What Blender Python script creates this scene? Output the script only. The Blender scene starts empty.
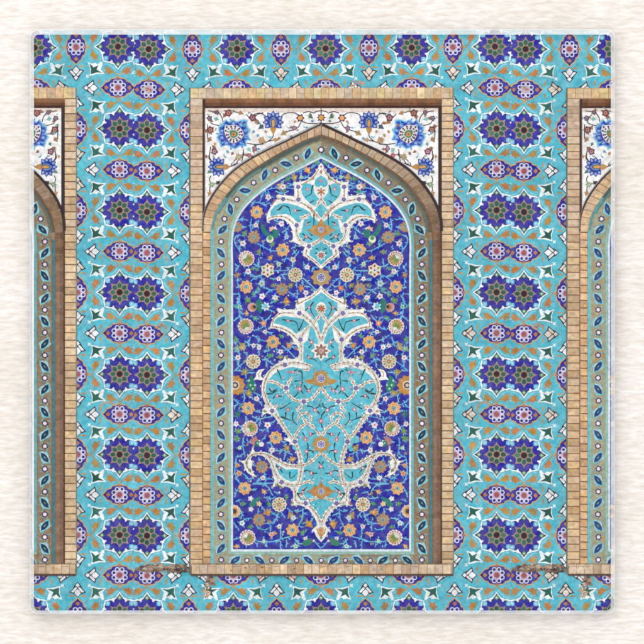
import bpy, math, random
import numpy as np
from mathutils import Vector
from mathutils.geometry import tessellate_polygon
random.seed(7)
scene = bpy.context.scene

# ------------------------------------------------------------------ scale
PX = 0.1016 / 585.0            # one photo pixel on the coaster, metres
PZ = 0.0017                    # height of the printed face
CAMH = 0.75
# ------------------------------------------------------------------ camera
cam_d = bpy.data.cameras.new("camera"); cam = bpy.data.objects.new("camera", cam_d)
scene.collection.objects.link(cam); scene.camera = cam
cam.location = (0, 0, CAMH)
cam_d.sensor_width = 36; cam_d.lens = 36 * (CAMH - PZ) / (644 * PX)
cam_d.clip_start = 0.01; cam_d.clip_end = 50
# ------------------------------------------------------------------ studio light
w = bpy.data.worlds.new("World"); scene.world = w; w.use_nodes = True
w.node_tree.nodes["Background"].inputs[0].default_value = (1.0, 0.99, 0.985, 1)
w.node_tree.nodes["Background"].inputs[1].default_value = 1.04
def area(name, loc, size, power, col=(1, 1, 1)):
    d = bpy.data.lights.new(name, 'AREA'); d.size = size; d.energy = power; d.color = col
    o = bpy.data.objects.new(name, d); scene.collection.objects.link(o); o.location = loc
    o.rotation_euler = (Vector((0, 0, 0)) - Vector(loc)).to_track_quat('-Z', 'Y').to_euler()
area("softbox_lamp", (-0.12, 0.44, 0.46), 0.60, 1.25, (1, 0.985, 0.96))
scene.view_settings.view_transform = 'Standard'; scene.view_settings.look = 'None'
scene.cycles.filter_width = 2.0
scene.view_settings.exposure = 0.0; scene.view_settings.gamma = 1.0

# ------------------------------------------------------------------ helpers
def s2l(c): return tuple(((v/255.0)/12.92 if v/255.0 <= 0.04045 else ((v/255.0+0.055)/1.055)**2.4) for v in c)
def mat(name):
    m = bpy.data.materials.new(name); m.use_nodes = True
    return m, m.node_tree, m.node_tree.nodes["Principled BSDF"]
def W(x, y, z=0.0): return ((x-322)*PX, (322-y)*PX, z)
def link_mesh(name, V, F, m, parent=None, smooth=False):
    me = bpy.data.meshes.new(name); me.from_pydata(V, [], F); me.update()
    if m: me.materials.append(m)
    o = bpy.data.objects.new(name, me); scene.collection.objects.link(o)
    if parent: o.parent = parent
    if smooth:
        for p in me.polygons: p.use_smooth = True
    return o
# --- print ink: colour comes from the flat printed shapes, a little mottle and grain as in the tile photo
ink, nt, bs = mat("printed_ink")
ca = nt.nodes.new("ShaderNodeVertexColor"); ca.layer_name = "Col"
tc = nt.nodes.new("ShaderNodeTexCoord")
def noise(scale, detail=3, rough=0.6):
    n = nt.nodes.new("ShaderNodeTexNoise"); n.inputs["Scale"].default_value = scale
    n.inputs["Detail"].default_value = detail; n.inputs["Roughness"].default_value = rough
    nt.links.new(tc.outputs["Object"], n.inputs["Vector"]); return n
def mrange(src, a, b, lo=0.3, hi=0.7):
    m = nt.nodes.new("ShaderNodeMapRange"); m.inputs[1].default_value = lo; m.inputs[2].default_value = hi
    m.inputs[3].default_value = a; m.inputs[4].default_value = b
    nt.links.new(src, m.inputs[0]); return m.outputs[0]
hv = nt.nodes.new("ShaderNodeHueSaturation")
nt.links.new(ca.outputs["Color"], hv.inputs["Color"])
mm = nt.nodes.new("ShaderNodeMath"); mm.operation = 'MULTIPLY'
nt.links.new(mrange(noise(1500, 3).outputs["Fac"], 0.64, 0.98), mm.inputs[0])
nt.links.new(mrange(noise(160, 2).outputs["Fac"], 0.93, 1.07), mm.inputs[1])
nt.links.new(mm.outputs[0], hv.inputs["Value"])
nt.links.new(mrange(noise(900, 2).outputs["Fac"], 0.84, 1.06), hv.inputs["Saturation"])
nt.links.new(mrange(noise(700, 2).outputs["Color"], 0.492, 0.508), hv.inputs["Hue"])
nt.links.new(hv.outputs[0], bs.inputs["Base Color"])
bs.inputs["Roughness"].default_value = 0.3; bs.inputs["Specular IOR Level"].default_value = 0.18

# ------------------------------------------------------------------ setting: pale wood-grain surface
tm, nt, bs = mat("pale_limed_wood")
tc = nt.nodes.new("ShaderNodeTexCoord")
def mapped(sx, sy, rz=0.0, dist=None):
    m = nt.nodes.new("ShaderNodeMapping"); m.inputs["Scale"].default_value = (sx, sy, 1); m.inputs["Rotation"].default_value = (0, 0, rz)
    nt.links.new((dist or tc).outputs[0 if dist else "Object"], m.inputs["Vector"]); return m
def nz(mp, scale, detail, rough, dis=0.0):
    n = nt.nodes.new("ShaderNodeTexNoise"); n.inputs["Scale"].default_value = scale; n.inputs["Detail"].default_value = detail
    n.inputs["Roughness"].default_value = rough; n.inputs["Distortion"].default_value = dis
    nt.links.new(mp.outputs[0], n.inputs["Vector"]); return n
warp = nz(mapped(1, 1), 190, 2, 0.5)
wv = nt.nodes.new("ShaderNodeVectorMath"); wv.operation = 'SCALE'; wv.inputs["Scale"].default_value = 0.0008
nt.links.new(warp.outputs["Color"], wv.inputs[0])
wa = nt.nodes.new("ShaderNodeVectorMath"); wa.operation = 'ADD'
nt.links.new(tc.outputs["Object"], wa.inputs[0]); nt.links.new(wv.outputs[0], wa.inputs[1])
g1 = nz(mapped(150, 1150, 0.09, wa), 1.0, 4, 0.66)
g2 = nz(mapped(420, 1900, -0.34, wa), 1.0, 3, 0.65)
g3 = nz(mapped(22, 55, 0.05, wa), 1.0, 3, 0.5)
def ramp(src, stops):
    r = nt.nodes.new("ShaderNodeValToRGB"); e = r.color_ramp.elements
    e[0].position, e[0].color = stops[0][0], (*s2l(stops[0][1]), 1); e[1].position, e[1].color = stops[-1][0], (*s2l(stops[-1][1]), 1)
    for p, c in stops[1:-1]:
        k = e.new(p); k.color = (*s2l(c), 1)
    nt.links.new(src, r.inputs[0]); return r
r1 = ramp(g1.outputs["Fac"], [(0.28, (234, 228, 221)), (0.46, (240, 235, 230)), (0.60, (245, 242, 239)), (0.74, (248, 247, 246))])
r2 = ramp(g2.outputs["Fac"], [(0.32, (230, 224, 218)), (0.6, (255, 255, 255))])
r3 = ramp(g3.outputs["Fac"], [(0.35, (250, 248, 245)), (0.62, (255, 255, 255))])
def mul(a, b, f=1.0):
    m = nt.nodes.new("ShaderNodeMix"); m.data_type = 'RGBA'; m.blend_type = 'MULTIPLY'; m.inputs["Factor"].default_value = f
    nt.links.new(a, m.inputs[6]); nt.links.new(b, m.inputs[7]); return m.outputs[2]
col = mul(mul(r1.outputs[0], r2.outputs[0], 0.8), r3.outputs[0])
nt.links.new(col, bs.inputs["Base Color"]); bs.inputs["Roughness"].default_value = 0.55; bs.inputs["Specular IOR Level"].default_value = 0.2
bmp = nt.nodes.new("ShaderNodeBump"); bmp.inputs["Strength"].default_value = 0.12; bmp.inputs["Distance"].default_value = 0.0002
nt.links.new(g1.outputs["Fac"], bmp.inputs["Height"]); nt.links.new(bmp.outputs[0], bs.inputs["Normal"])
T = 0.6
tab = link_mesh("tabletop", [(-T, -T, 0), (T, -T, 0), (T, T, 0), (-T, T, 0), (-T, -T, -.02), (T, -T, -.02), (T, T, -.02), (-T, T, -.02)],
                [(0, 1, 2, 3), (7, 6, 5, 4), (0, 4, 5, 1), (1, 5, 6, 2), (2, 6, 7, 3), (3, 7, 4, 0)], tm)
tab["kind"] = "structure"

# ------------------------------------------------------------------ the coaster
coaster = bpy.data.objects.new("coaster", None); scene.collection.objects.link(coaster)
coaster["label"] = "square glass coaster printed with blue mosaic tiles and brick-framed arches on pale wood"
coaster["category"] = "coaster"
def rrect(x0, y0, x1, y1, r, n=6):
    P = []
    for cx, cy, a0 in ((x1-r, y0+r, -90), (x1-r, y1-r, 0), (x0+r, y1-r, 90), (x0+r, y0+r, 180)):
        for k in range(n+1):
            a = math.radians(a0 + 90*k/n); P.append((cx + r*math.cos(a), cy + r*math.sin(a)))
    return P
OUT = rrect(30.0, 29.6, 614.6, 613.6, 8.0)
INN = rrect(34.2, 34.9, 610.6, 610.2, 4.6)
def loft(rings, cap0=True, cap1=True):
    V, F = [], []; n = len(rings[0][0])
    for pts, z in rings: V += [W(x, y, z) for x, y in pts]
    for k in range(len(rings)-1):
        for i in range(n):
            j = (i+1) % n; F.append((k*n+i, k*n+j, (k+1)*n+j, (k+1)*n+i))
    if cap0: F.append(tuple(range(n)))
    if cap1: F.append(tuple(reversed(range((len(rings)-1)*n, len(rings)*n))))
    return V, F
def grow(P, d): return [(322+(x-322)*(1+d/292), 322+(y-322)*(1+d/292)) for x, y in P]
gm, gt, gb = mat("clear_glass")
gb.inputs["Base Color"].default_value = (0.86, 0.95, 0.92, 1); gb.inputs["Roughness"].default_value = 0.04
gb.inputs["Transmission Weight"].default_value = 0.9; gb.inputs["IOR"].default_value = 1.5
V, F = loft([(grow(OUT, -2.5), 0.0002), (grow(OUT, 0.0), 0.0006), (OUT, PZ-0.0003), (grow(OUT, -0.3), PZ-0.0001)])
link_mesh("glass_slab", V, F, gm, coaster)
# ground rim: a translucent frosted bevel over the margin of the print
rm, nt, bs = mat("frosted_glass_rim")
bs.inputs["Base Color"].default_value = (0.93, 0.935, 0.93, 1); bs.inputs["Roughness"].default_value = 0.45
tr = nt.nodes.new("ShaderNodeBsdfTransparent"); mx = nt.nodes.new("ShaderNodeMixShader")
ntc = nt.nodes.new("ShaderNodeTexCoord"); nn = nt.nodes.new("ShaderNodeTexNoise"); nn.inputs["Scale"].default_value = 300
mr = nt.nodes.new("ShaderNodeMapRange"); mr.inputs[1].default_value = 0.3; mr.inputs[2].default_value = 0.7
mr.inputs[3].default_value = 0.46; mr.inputs[4].default_value = 0.66
nt.links.new(ntc.outputs["Object"], nn.inputs["Vector"]); nt.links.new(nn.outputs["Fac"], mr.inputs[0])
nt.links.new(mr.outputs[0], mx.inputs[0]); nt.links.new(tr.outputs[0], mx.inputs[1]); nt.links.new(bs.outputs[0], mx.inputs[2])
nt.links.new(mx.outputs[0], nt.nodes["Material Output"].inputs["Surface"])
RZ = PZ + 0.00066
V, F = loft([(INN, RZ), (grow(INN, 2.6), RZ-0.00008), (grow(OUT, -0.6), PZ+0.00050), (grow(OUT, 0.25), PZ+0.00028), (grow(OUT, 0.35), PZ-0.0002)], False, False)
link_mesh("frosted_rim", V, F, rm, coaster)

# ------------------------------------------------------------------ painter: flat printed shapes stacked a few microns apart
G0 = 20; GS = 3.0; GN = 1830
LV = np.zeros((GN, GN), dtype=np.int32)
STEP = 2.6e-6
class Part:
    def __init__(s, name): s.name = name; s.V = []; s.F = []; s.C = []
CUR = None; DX = 0.0; MIR = False; AX = 321.1; CLIPS = []; PARTS = []; JIT = 0.03
def xf(p):
    x, y = p
    if abs(x-AX) < .06: x = AX+.12
    if MIR: x = 2*AX - x
    return (x + DX, y)
def clip_half(poly, a, b, c):     # keep a*x+b*y+c >= 0
    out = []; n = len(poly)
    for i in range(n):
        p, q = poly[i], poly[(i+1) % n]
        dp, dq = a*p[0]+b*p[1]+c, a*q[0]+b*q[1]+c
        if dp >= 0: out.append(p)
        if (dp >= 0) != (dq >= 0):
            t = dp/(dp-dq); out.append((p[0]+(q[0]-p[0])*t, p[1]+(q[1]-p[1])*t))
    return out
def planes(P):
    n = len(P); cx = sum(p[0] for p in P)/n; cy = sum(p[1] for p in P)/n; R = []
    for i in range(n):
        p, q = P[i], P[(i+1) % n]; a, b = -(q[1]-p[1]), q[0]-p[0]
        if abs(a)+abs(b) < 1e-9: continue
        c = -(a*p[0]+b*p[1])
        if a*cx+b*cy+c < 0: a, b, c = -a, -b, -c
        R.append((a, b, c))
    return R
PRINT = planes(grow(OUT, -0.4))
def safe(p): return 39 < p[0] < 606 and 39 < p[1] < 605
def prim(polys, c, jit=None):
    """polys: convex pieces of ONE printed shape (already non-overlapping or nearly so)"""
    pcs = []
    for P in polys:
        P = [xf(p) for p in P]
        for cl in CLIPS:
            P = clip_half(P, *cl)
            if len(P) < 3: break
        if len(P) < 3: continue
        if not all(safe(p) for p in P):
            for cl in PRINT:
                P = clip_half(P, *cl)
                if len(P) < 3: break
            if len(P) < 3: continue
        pcs.append(P)
    if not pcs: return
    bb = []
    for P in pcs:
        xs = [p[0] for p in P]; ys = [p[1] for p in P]
        bb.append((max(0, int((min(xs)-G0)*GS)), min(GN, int((max(xs)-G0)*GS)+1), max(0, int((min(ys)-G0)*GS)), min(GN, int((max(ys)-G0)*GS)+1)))
    L = max(int(LV[b[2]:b[3], b[0]:b[1]].max()) if b[1] > b[0] and b[3] > b[2] else 0 for b in bb) + 1
    for b in bb: LV[b[2]:b[3], b[0]:b[1]] = L
    j = JIT if jit is None else jit
    f = 1 + random.uniform(-j, j)
    cc = s2l([min(255, max(0, v*f)) for v in c])
    for i, P in enumerate(pcs):
        area2 = sum(P[k][0]*P[(k+1) % len(P)][1]-P[(k+1) % len(P)][0]*P[k][1] for k in range(len(P)))
        if abs(area2) < 1e-6: continue
        if area2 > 0: P = P[::-1]
        z = PZ + L*STEP + (i % 4)*STEP*0.22
        b = len(CUR.V); CUR.V += [W(x, y, z) for x, y in P]; CUR.F.append(tuple(range(b, b+len(P)))); CUR.C += [cc]*len(P)
def poly(P, c, jit=None):
    if len(P) < 3: return
    tr = tessellate_polygon([[Vector((x, y, 0)) for x, y in P]])
    prim([[P[i] for i in t] for t in tr], c, jit)
def quad(P, c, jit=None): prim([P], c, jit)
def rect(x0, y0, x1, y1, c, jit=None): prim([[(x0, y0), (x1, y0), (x1, y1), (x0, y1)]], c, jit)
def ell(x, y, rx, ry, c, ang=0, n=12, jit=None):
    ca_, sa = math.cos(ang), math.sin(ang)
    prim([[(x + rx*math.cos(t)*ca_ - ry*math.sin(t)*sa, y + rx*math.cos(t)*sa + ry*math.sin(t)*ca_) for t in [2*math.pi*k/n for k in range(n)]]], c, jit)
def dot(x, y, r, c, n=10): ell(x, y, r, r, c, 0, n)
def smooth(P, k=4, closed=False):
    if len(P) < 3: return P
    n = len(P); out = []
    rng = range(n if closed else n-1)
    for i in rng:
        if closed: p0, p1, p2, p3 = P[(i-1) % n], P[i], P[(i+1) % n], P[(i+2) % n]
        else: p0, p1, p2, p3 = P[max(0, i-1)], P[i], P[i+1], P[min(n-1, i+2)]
        for s in range(k):
            t = s/k
            out.append(tuple(0.5*(2*p1[a] + (p2[a]-p0[a])*t + (2*p0[a]-5*p1[a]+4*p2[a]-p3[a])*t*t + (3*p1[a]-p0[a]-3*p2[a]+p3[a])*t**3) for a in (0, 1)))
    if not closed: out.append(P[-1])
    return out
def normals(P, closed=False):
    N = []; n = len(P)
    for i in range(n):
        a = P[(i-1) % n] if closed or i > 0 else P[0]; b = P[(i+1) % n] if closed or i < n-1 else P[-1]
        dx, dy = b[0]-a[0], b[1]-a[1]; l = math.hypot(dx, dy) or 1; N.append((-dy/l, dx/l))
    return N
def stroke(P, wd, c, sm=3, w2=None, closed=False, jit=None):
    if sm > 1: P = smooth(P, sm, closed)
    if closed: P = P + [P[0]]
    N = normals(P); n = len(P)
    if closed: N[0] = N[-1] = normals(P[:-1], True)[0]
    L, R = [], []
    for i, (p, q) in enumerate(zip(P, N)):
        h = (wd + ((w2 if w2 is not None else wd) - wd)*i/(n-1))/2
        L.append((p[0]+q[0]*h, p[1]+q[1]*h)); R.append((p[0]-q[0]*h, p[1]-q[1]*h))
    prim([[L[i], L[i+1], R[i+1], R[i]] for i in range(n-1)], c, jit)
def inset(P, d):
    n = len(P); a = sum(P[i][0]*P[(i+1) % n][1]-P[(i+1) % n][0]*P[i][1] for i in range(n))
    s = 1 if a > 0 else -1; N = normals(P, True)
    return [(p[0]+s*q[0]*d, p[1]+s*q[1]*d) for p, q in zip(P, N)]
def star(x, y, n, ro, ri, c, a0=0.0):
    poly([(x+(ro if k % 2 == 0 else ri)*math.cos(a0+math.pi*k/n), y+(ro if k % 2 == 0 else ri)*math.sin(a0+math.pi*k/n)) for k in range(2*n)], c)
def cr(x0, y0, s, pts): return [(x0+x/s, y0+y/s) for x, y in pts]
def part(name):
    global CUR
    CUR = Part(name); PARTS.append(CUR); return CUR
def build(p, parent):
    if not p.F: return None
    o = link_mesh(p.name, p.V, p.F, ink, parent)
    at = o.data.color_attributes.new("Col", 'FLOAT_COLOR', 'POINT')
    at.data.foreach_set("color", np.array([(*c, 1.0) for c in p.C], dtype=np.float32).ravel())
    return o

# colours of the print
TUR = (88, 188, 208); COB = (52, 48, 160); DKB = (38, 30, 98); WHT = (244, 250, 254); TAN = (168, 142, 124)
GRN = (44, 100, 88); ORG = (196, 138, 66); OUTL = (206, 168, 112); MAU = (168, 88, 96); DRK = (58, 36, 44)
INKY = (64, 54, 70); CYAN = (110, 195, 232)

# ================================================================== tile ground
def q4(P): # quarter outline -> whole closed outline (dx,dy >=0 from (0,h) to (w,0))
    A = P; B = [(x, -y) for x, y in reversed(P)][1:]; C = [(-x, -y) for x, y in P][1:]; D = [(-x, y) for x, y in reversed(P)][1:-1]
    return A + B + C + D
STARQ = [(0, 22.2), (1.6, 19.6), (3.6, 16.9), (5.2, 15.9), (6.6, 14.4), (9.0, 15.2), (12, 14.4), (13.7, 13.7), (14.4, 12), (15.2, 9.0), (14.4, 6.6), (15.9, 5.2), (17.2, 3.6), (20, 1.6), (22.8, 0)]
def star_rosette(cx, cy):
    S = q4(STARQ)
    poly([(cx+x*1.07, cy+y*1.07) for x, y in S], WHT)
    poly([(cx+x*0.985, cy+y*0.985) for x, y in S], DKB)
    poly([(cx+x*0.92, cy+y*0.92) for x, y in S], COB)
    for sx in (-1, 1):
        for sy in (-1, 1):
            dot(cx+sx*6.4, cy+sy*15.7, 1.5, WHT); dot(cx+sx*15.7, cy+sy*6.4, 1.5, WHT)
            dot(cx+sx*6.2, cy+sy*14.2, 0.9, WHT, 7); dot(cx+sx*14.0, cy+sy*6.0, 0.9, WHT, 7)
            ell(cx+sx*11.9, cy+sy*11.7, 3.3, 3.3, (84, 164, 218), math.pi/4, 4); ell(cx+sx*11.9, cy+sy*11.7, 2.5, 2.5, (120, 200, 228), 0, 8)
            dot(cx+sx*11.8, cy+sy*11.6, 0.95, (190, 228, 240), 7)
    for ax, ay in ((0, 1), (1, 0), (0, -1), (-1, 0)):
        x, y = cx+ax*17.6, cy+ay*17.6
        ell(x, y, 3.4, 3.4, DKB, 0, 4); ell(x, y, 2.7, 2.7, (104, 150, 128), 0, 4); dot(x, y, 0.9, (214, 236, 190), 7)
    star(cx, cy, 8, 12.9, 7.4, TAN)
    for k in range(8):
        a = math.pi*k/4; dot(cx+6.9*math.cos(a), cy+6.9*math.sin(a), 3.35, TAN, 12)
    dot(cx, cy, 7.2, TAN, 16)
    for k in range(8):
        a = math.pi*k/4
        ell(cx+6.7*math.cos(a), cy+6.7*math.sin(a), 2.6, 2.25, GRN if random.random() < .8 else (70, 118, 100), a, 10, 0.12)
    dot(cx, cy, 3.3, (92, 72, 70), 12); dot(cx, cy, 2.7, DRK, 12)
FQ = [(0, 12.6), (1.2, 11.0), (3.2, 10.1), (6.4, 9.7), (8.3, 8.8), (8.9, 7.1), (10.8, 6.6), (13.0, 5.9), (14.5, 3.8), (16.4, 1.7), (18.2, 0)]
def flower_rosette(cx, cy, vert=False):
    def P(s): return [((cx+y*s, cy+x*s) if vert else (cx+x*s, cy+y*s)) for x, y in q4(FQ)]
    F0 = P(1.0); poly(F0, OUTL); poly(inset(F0, 1.15), (66, 52, 132)); poly(inset(F0, 1.8), COB)
    for s in (-1, 1):
        for r, d in ((2.4, 11.6), (1.6, 9.0)):
            x, y = (d*s, 0) if d > 10 else (0, d*s)
            if vert: x, y = y, x
            ell(cx+x, cy+y, r, r, (182, 122, 84), 0, 4)
        x, y = (14.9*s, 0)
        if vert: x, y = y, x
        ell(cx+x, cy+y, 1.5, 1.5, DKB, 0, 4)
    dot(cx, cy, 6.6, (196, 190, 226), 16)
    for k in range(8):
        a = math.pi*(k+.5)/4; x, y = cx+6.1*math.cos(a), cy+6.1*math.sin(a)
        dot(x, y, 2.45, (222, 220, 240), 12)
    for k in range(8):
        a = math.pi*(k+.5)/4; x, y = cx+6.1*math.cos(a), cy+6.1*math.sin(a)
        dot(x, y, 1.5, (54, 44, 128), 9)
    dot(cx, cy, 3.6, (196, 170, 196), 12); dot(cx, cy, 2.8, MAU, 12)
def R4(P, cx, cy, sx, sy, swap=False):
    return [((cx+sx*(y if swap else x)), (cy+sy*(x if swap else y))) for x, y in P]
LEAF0 = [(-13.8, 19.2), (-11.6, 21.4), (-8.8, 20.8), (-6.6, 23.0), (-2.8, 25.7), (-6.4, 25.9), (-8.6, 27.6), (-10.4, 25.7), (-12.9, 25.6), (-11.8, 23.4)]
LEAF = [(-8.6+(x+8.6)*1.12, 23.6+(y-23.6)*1.18) for x, y in LEAF0]
BW = [(-29.6, 16.0), (-26, 17.4), (-22.6, 16.6), (-20.6, 18.4), (-17.0, 15.6), (-16.4, 19.5), (-17.6, 22.6), (-14.0, 27.0), (-20, 26.8), (-28, 28.8), (-27.2, 25.4), (-27.6, 21.4)]
BG = [(-28.8, 16.9), (-26.2, 18.6), (-24.4, 20.8), (-19.0, 18.2), (-20.6, 20.8), (-21.3, 23.0), (-15.2, 26.3), (-21.4, 25.9), (-27.2, 27.8), (-26.9, 22.4)]
def around_star(cx, cy):
    for sx in (-1, 1):
        for sy in (-1, 1):
            o = (184+random.uniform(-12, 10), 132+random.uniform(-8, 10), 72)
            poly(R4(LEAF, cx, cy, sx, sy), o); poly(R4([(p[0]*1.0, p[1]) for p in LEAF], cx, cy, sx, sy, True), o)
            stroke(R4([(-4.5, 25.5), (-1.5, 27.3), (0.8, 29.4)], cx, cy, sx, sy), 1.0, (178, 150, 90), 1)
            stroke(R4([(-4.5, 25.5), (-1.5, 27.3), (0.8, 29.4)], cx, cy, sx, sy, True), 1.0, (178, 150, 90), 1)
            stroke(R4([(-12.6, 17.2), (-9, 18.0), (-4.6, 21.2), (-1.6, 24.6)], cx, cy, sx, sy), .9, (150, 212, 224), 2); stroke(R4([(-12.6, 17.2), (-9, 18.0), (-4.6, 21.2), (-1.6, 24.6)], cx, cy, sx, sy, True), .9, (150, 212, 224), 2)
            poly(R4([(-22.6+(x+22.6)*1.08, 22.2+(y-22.2)*1.08) for x, y in BW], cx, cy, sx, sy), (236, 246, 248)); poly(R4(BG, cx, cy, sx, sy), GRN, 0.12)
            star(cx+sx*-30.3, cy+sy*29.8, 4, 2.6, 1.0, (226, 240, 244), math.pi/4)
            star(cx+sx*-16.6, cy+sy*16.4, 4, 2.2, 1.0, WHT, math.pi/4)
FLW = [(6.6, 0), (10, -3.1), (13.6, -5.0), (17.4, -8.6), (18.9, -3.5), (22.6, 0), (18.9, 3.6), (17.4, 8.4), (13.6, 4.8), (10, 3.2)]
def cross_flowers(cx, cy):
    for k in range(4):
        a = math.pi/2*k; c_, s_ = math.cos(a), math.sin(a)
        def t(P): return [(cx+x*c_-y*s_, cy+x*s_+y*c_) for x, y in P]
        poly([(cx+(p[0]-cx)*1.0, cy+(p[1]-cy)*1.0) for p in t(FLW)], INKY)
        cw = random.choice([(236, 240, 244), (236, 240, 244), (226, 214, 200)])
        poly(t([(7.8, 0), (10.2, -2.1), (12.3, 0), (10.2, 2.1)]), cw)
        poly(t([(14.0, 0), (16, -2.4), (18.2, -3.1), (21.6, 0), (18.2, 3.1), (16, 2.4)]), cw)
        for s in (1, -1):
            poly(t([(11.6, -1.7*s), (13.4, -3.6*s), (16.9, -6.6*s), (17.4, -4.2*s), (14.8, -2.0*s), (13.2, -0.5*s)]), cw)
def small_leaf_pair(cx, cy, sw=False):
    for sx in (-1, 1):
        for sy in (-1, 1):
            poly(R4([(-18.2, 5.0), (-19.4, 2.2), (-20.2, 6), (-19.8, 8.6), (-18.9, 9.2)], cx, cy, sx, sy, sw), (190, 148, 84))
TP = part("tile_print")
rect(25, 25, 620, 618, TUR, 0)
for k in range(260):   # uneven glaze of the printed tiles
    ell(random.uniform(30, 614), random.uniform(30, 612), random.uniform(4, 11), random.uniform(3, 8), random.choice([(96, 196, 214), (82, 180, 204), (92, 190, 206), (98, 198, 220)]), random.random()*3, 9)
# lattice: column x by row, star rows and flower rows
ROWL = [46.6, 128.6, 210.3, 292.3, 374.0, 454.5, 535.0, 615.2]
ROWR = [49.2, 130.2, 212.0, 293.7, 375.0, 455.3, 535.7, 615.4]
COLA = {0: [148.6, 237, 325.6, 411.6, 494.9], 1: [147.0, 233.3, 321, 409, 496.6]}
COLB = {0: [192.5, 281, 369, 453], 1: [188.8, 276.6, 365.4, 454.6]}
SEAM = 134.2
def colset(r): return 0 if r < 1 else 1
def ysel(r, x):
    t = (x-147)/(495.7-147); t = min(1, max(0, t)); t = t*t if r == 0 else t
    i = int(r); f = r-i
    a = ROWR[i] + (ROWR[min(i+1, 7)]-ROWR[i])*f; b = ROWL[i] + (ROWL[min(i+1, 7)]-ROWL[i])*f
    return a+(b-a)*t
def tilefield(clipx):
    global CLIPS
    CLIPS = [(1, 0, -clipx[0]), (-1, 0, clipx[1])]
    for phase in range(3):
        for i in range(-1, 8):
            for half in (0, .5):
                r = i+half
                if r < 0 or r > 7: 
                    continue
                cs = colset(r) if r != 0.5 else 0
                As, Bs = COLA[cs], COLB[cs]
                nearseam = 1
                for x in As:
                    if i > 0 and i < 7 and 200 < x < 440 and not (i == 6 and half): continue
                    if DX+x < 0 or DX+x > 650: continue
                    y = ysel(r, x)
                    if half == 0:
                        if phase == 0: around_star(x, y)
                        if phase == 1: star_rosette(x, y)
                    elif phase == 2: flower_rosette(x, y)
                    elif phase == 0: small_leaf_pair(x, y)
                for x in Bs:
                    if i > 0 and i < 7 and 200 < x < 440 and not (i == 6 and half): continue
                    if DX+x < 0 or DX+x > 650: continue
                    y = ysel(r, x)
                    if half == 0:
                        if phase == 2: flower_rosette(x, y, True)
                        elif phase == 0: small_leaf_pair(x, y, True)
                    elif phase == 1: cross_flowers(x, y)
    # worn and chipped patches of the mosaic, where the brickwork crumbles into it
    def chip(cx, cy, rx, ry, cols, n):
        for k in range(n):
            a = random.random()*6.3; d = math.sqrt(random.random())
            x, y = cx+rx*d*math.cos(a), cy+ry*d*math.sin(a); s = random.uniform(.5, 1.5)
            poly([(x+s*random.uniform(.7, 1.5)*math.cos(t)*1.4, y+s*random.uniform(.6, 1.2)*math.sin(t)) for t in (0, 1, 2.1, 3.1, 4.2, 5.2)], random.choice(cols))
    BR = [(128, 104, 92), (152, 126, 106), (176, 150, 126), (104, 82, 74), (140, 120, 112)]
    random.seed(31); chip(150, 568.5, 14, 3.6, BR, 130); chip(177, 569, 12, 4.6, [(96, 76, 70), (120, 98, 88), (150, 126, 110), (78, 60, 58)], 130); chip(166, 566, 18, 2.2, [(176, 150, 126), (160, 130, 108), (190, 168, 144)], 40)
    chip(210, 583, 5, 7, BR + [(206, 180, 156)], 60); chip(206, 593, 4, 5, [(206, 180, 156), (186, 156, 130)], 26)
    chip(160, 327, 4, 2.6, [(176, 142, 122), (150, 116, 110), (196, 168, 150)], 9)
    for q in (0, 1.3): stroke([(476.5+q, 412), (477+q, 405+q), (482, 402+q), (489, 402.4+q), (493, 405+q)], .8, (196, 160, 122), 3); stroke([(157+q, 325), (162, 323+q), (167-q, 328)], .8, (188, 158, 132), 3)
    chip(148, 89, 5, 3.4, [(202, 180, 170), (214, 196, 190), (180, 166, 196), (200, 180, 160)], 16)
    chip(330, 86.5, 7, 2, [(150, 130, 150), (190, 160, 140)], 8); chip(357, 84, 10, 3, [(176, 150, 150), (190, 160, 130), (140, 116, 120)], 18)
    CLIPS = []
DX = -377; tilefield((0, SEAM))
DX = 0; tilefield((SEAM, SEAM+377))
DX = 377; tilefield((SEAM+377, 700))
# fine joint line down the seam
DX = 0

# ================================================================== the arched niche
BRK = [(226, 196, 160), (216, 184, 148), (232, 206, 172), (208, 178, 142), (222, 196, 168), (230, 200, 158)]
def brick(P, shade=(1, 1, 1), cols=BRK):
    c = random.choice(cols); c = tuple(c[i]*shade[i] for i in range(3)); quad(P, c, 0.05)
    # softly uneven face
    cx = sum(p[0] for p in P)/4; cy = sum(p[1] for p in P)/4
    for k in range(2):
        f = random.uniform(.93, 1.06); s = random.uniform(.25, .5); ox, oy = random.uniform(-.35, .35), random.uniform(-.35, .35)
        quad([(cx+(p[0]-cx)*s+ox*(P[1][0]-P[0][0]), cy+(p[1]-cy)*s+oy*(P[2][1]-P[1][1])*.8) for p in P], tuple(v*f for v in c), 0.02)
OUTER = [(203.2, 232), (203.4, 221.6), (205.7, 211.6), (211.3, 199.2), (221.3, 184.9), (233.7, 171.9), (248.6, 161.3), (266.4, 151.6), (285, 142.9), (303, 134.0), (321.2, 125.4)]
INNER = [(210.6, 232), (212.4, 221.6), (215.7, 211.6), (222.5, 200.4), (233.7, 185.9), (246.1, 174.3), (263.5, 162.8), (278.8, 153.6), (291.3, 147.0), (305.7, 139.9), (321.2, 134.8)]
FIELD = [(233.2, 549.4), (233.2, 259.3), (232.9, 245.6), (234.5, 230.3), (239.6, 216.6), (251.3, 201.6), (269.9, 186.5), (288.6, 175.3), (305.6, 166.8), (316, 161.2), (321.1, 158.8)]
def mirp(P): return [(2*AX-x, y) for x, y in reversed(P)]
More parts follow.
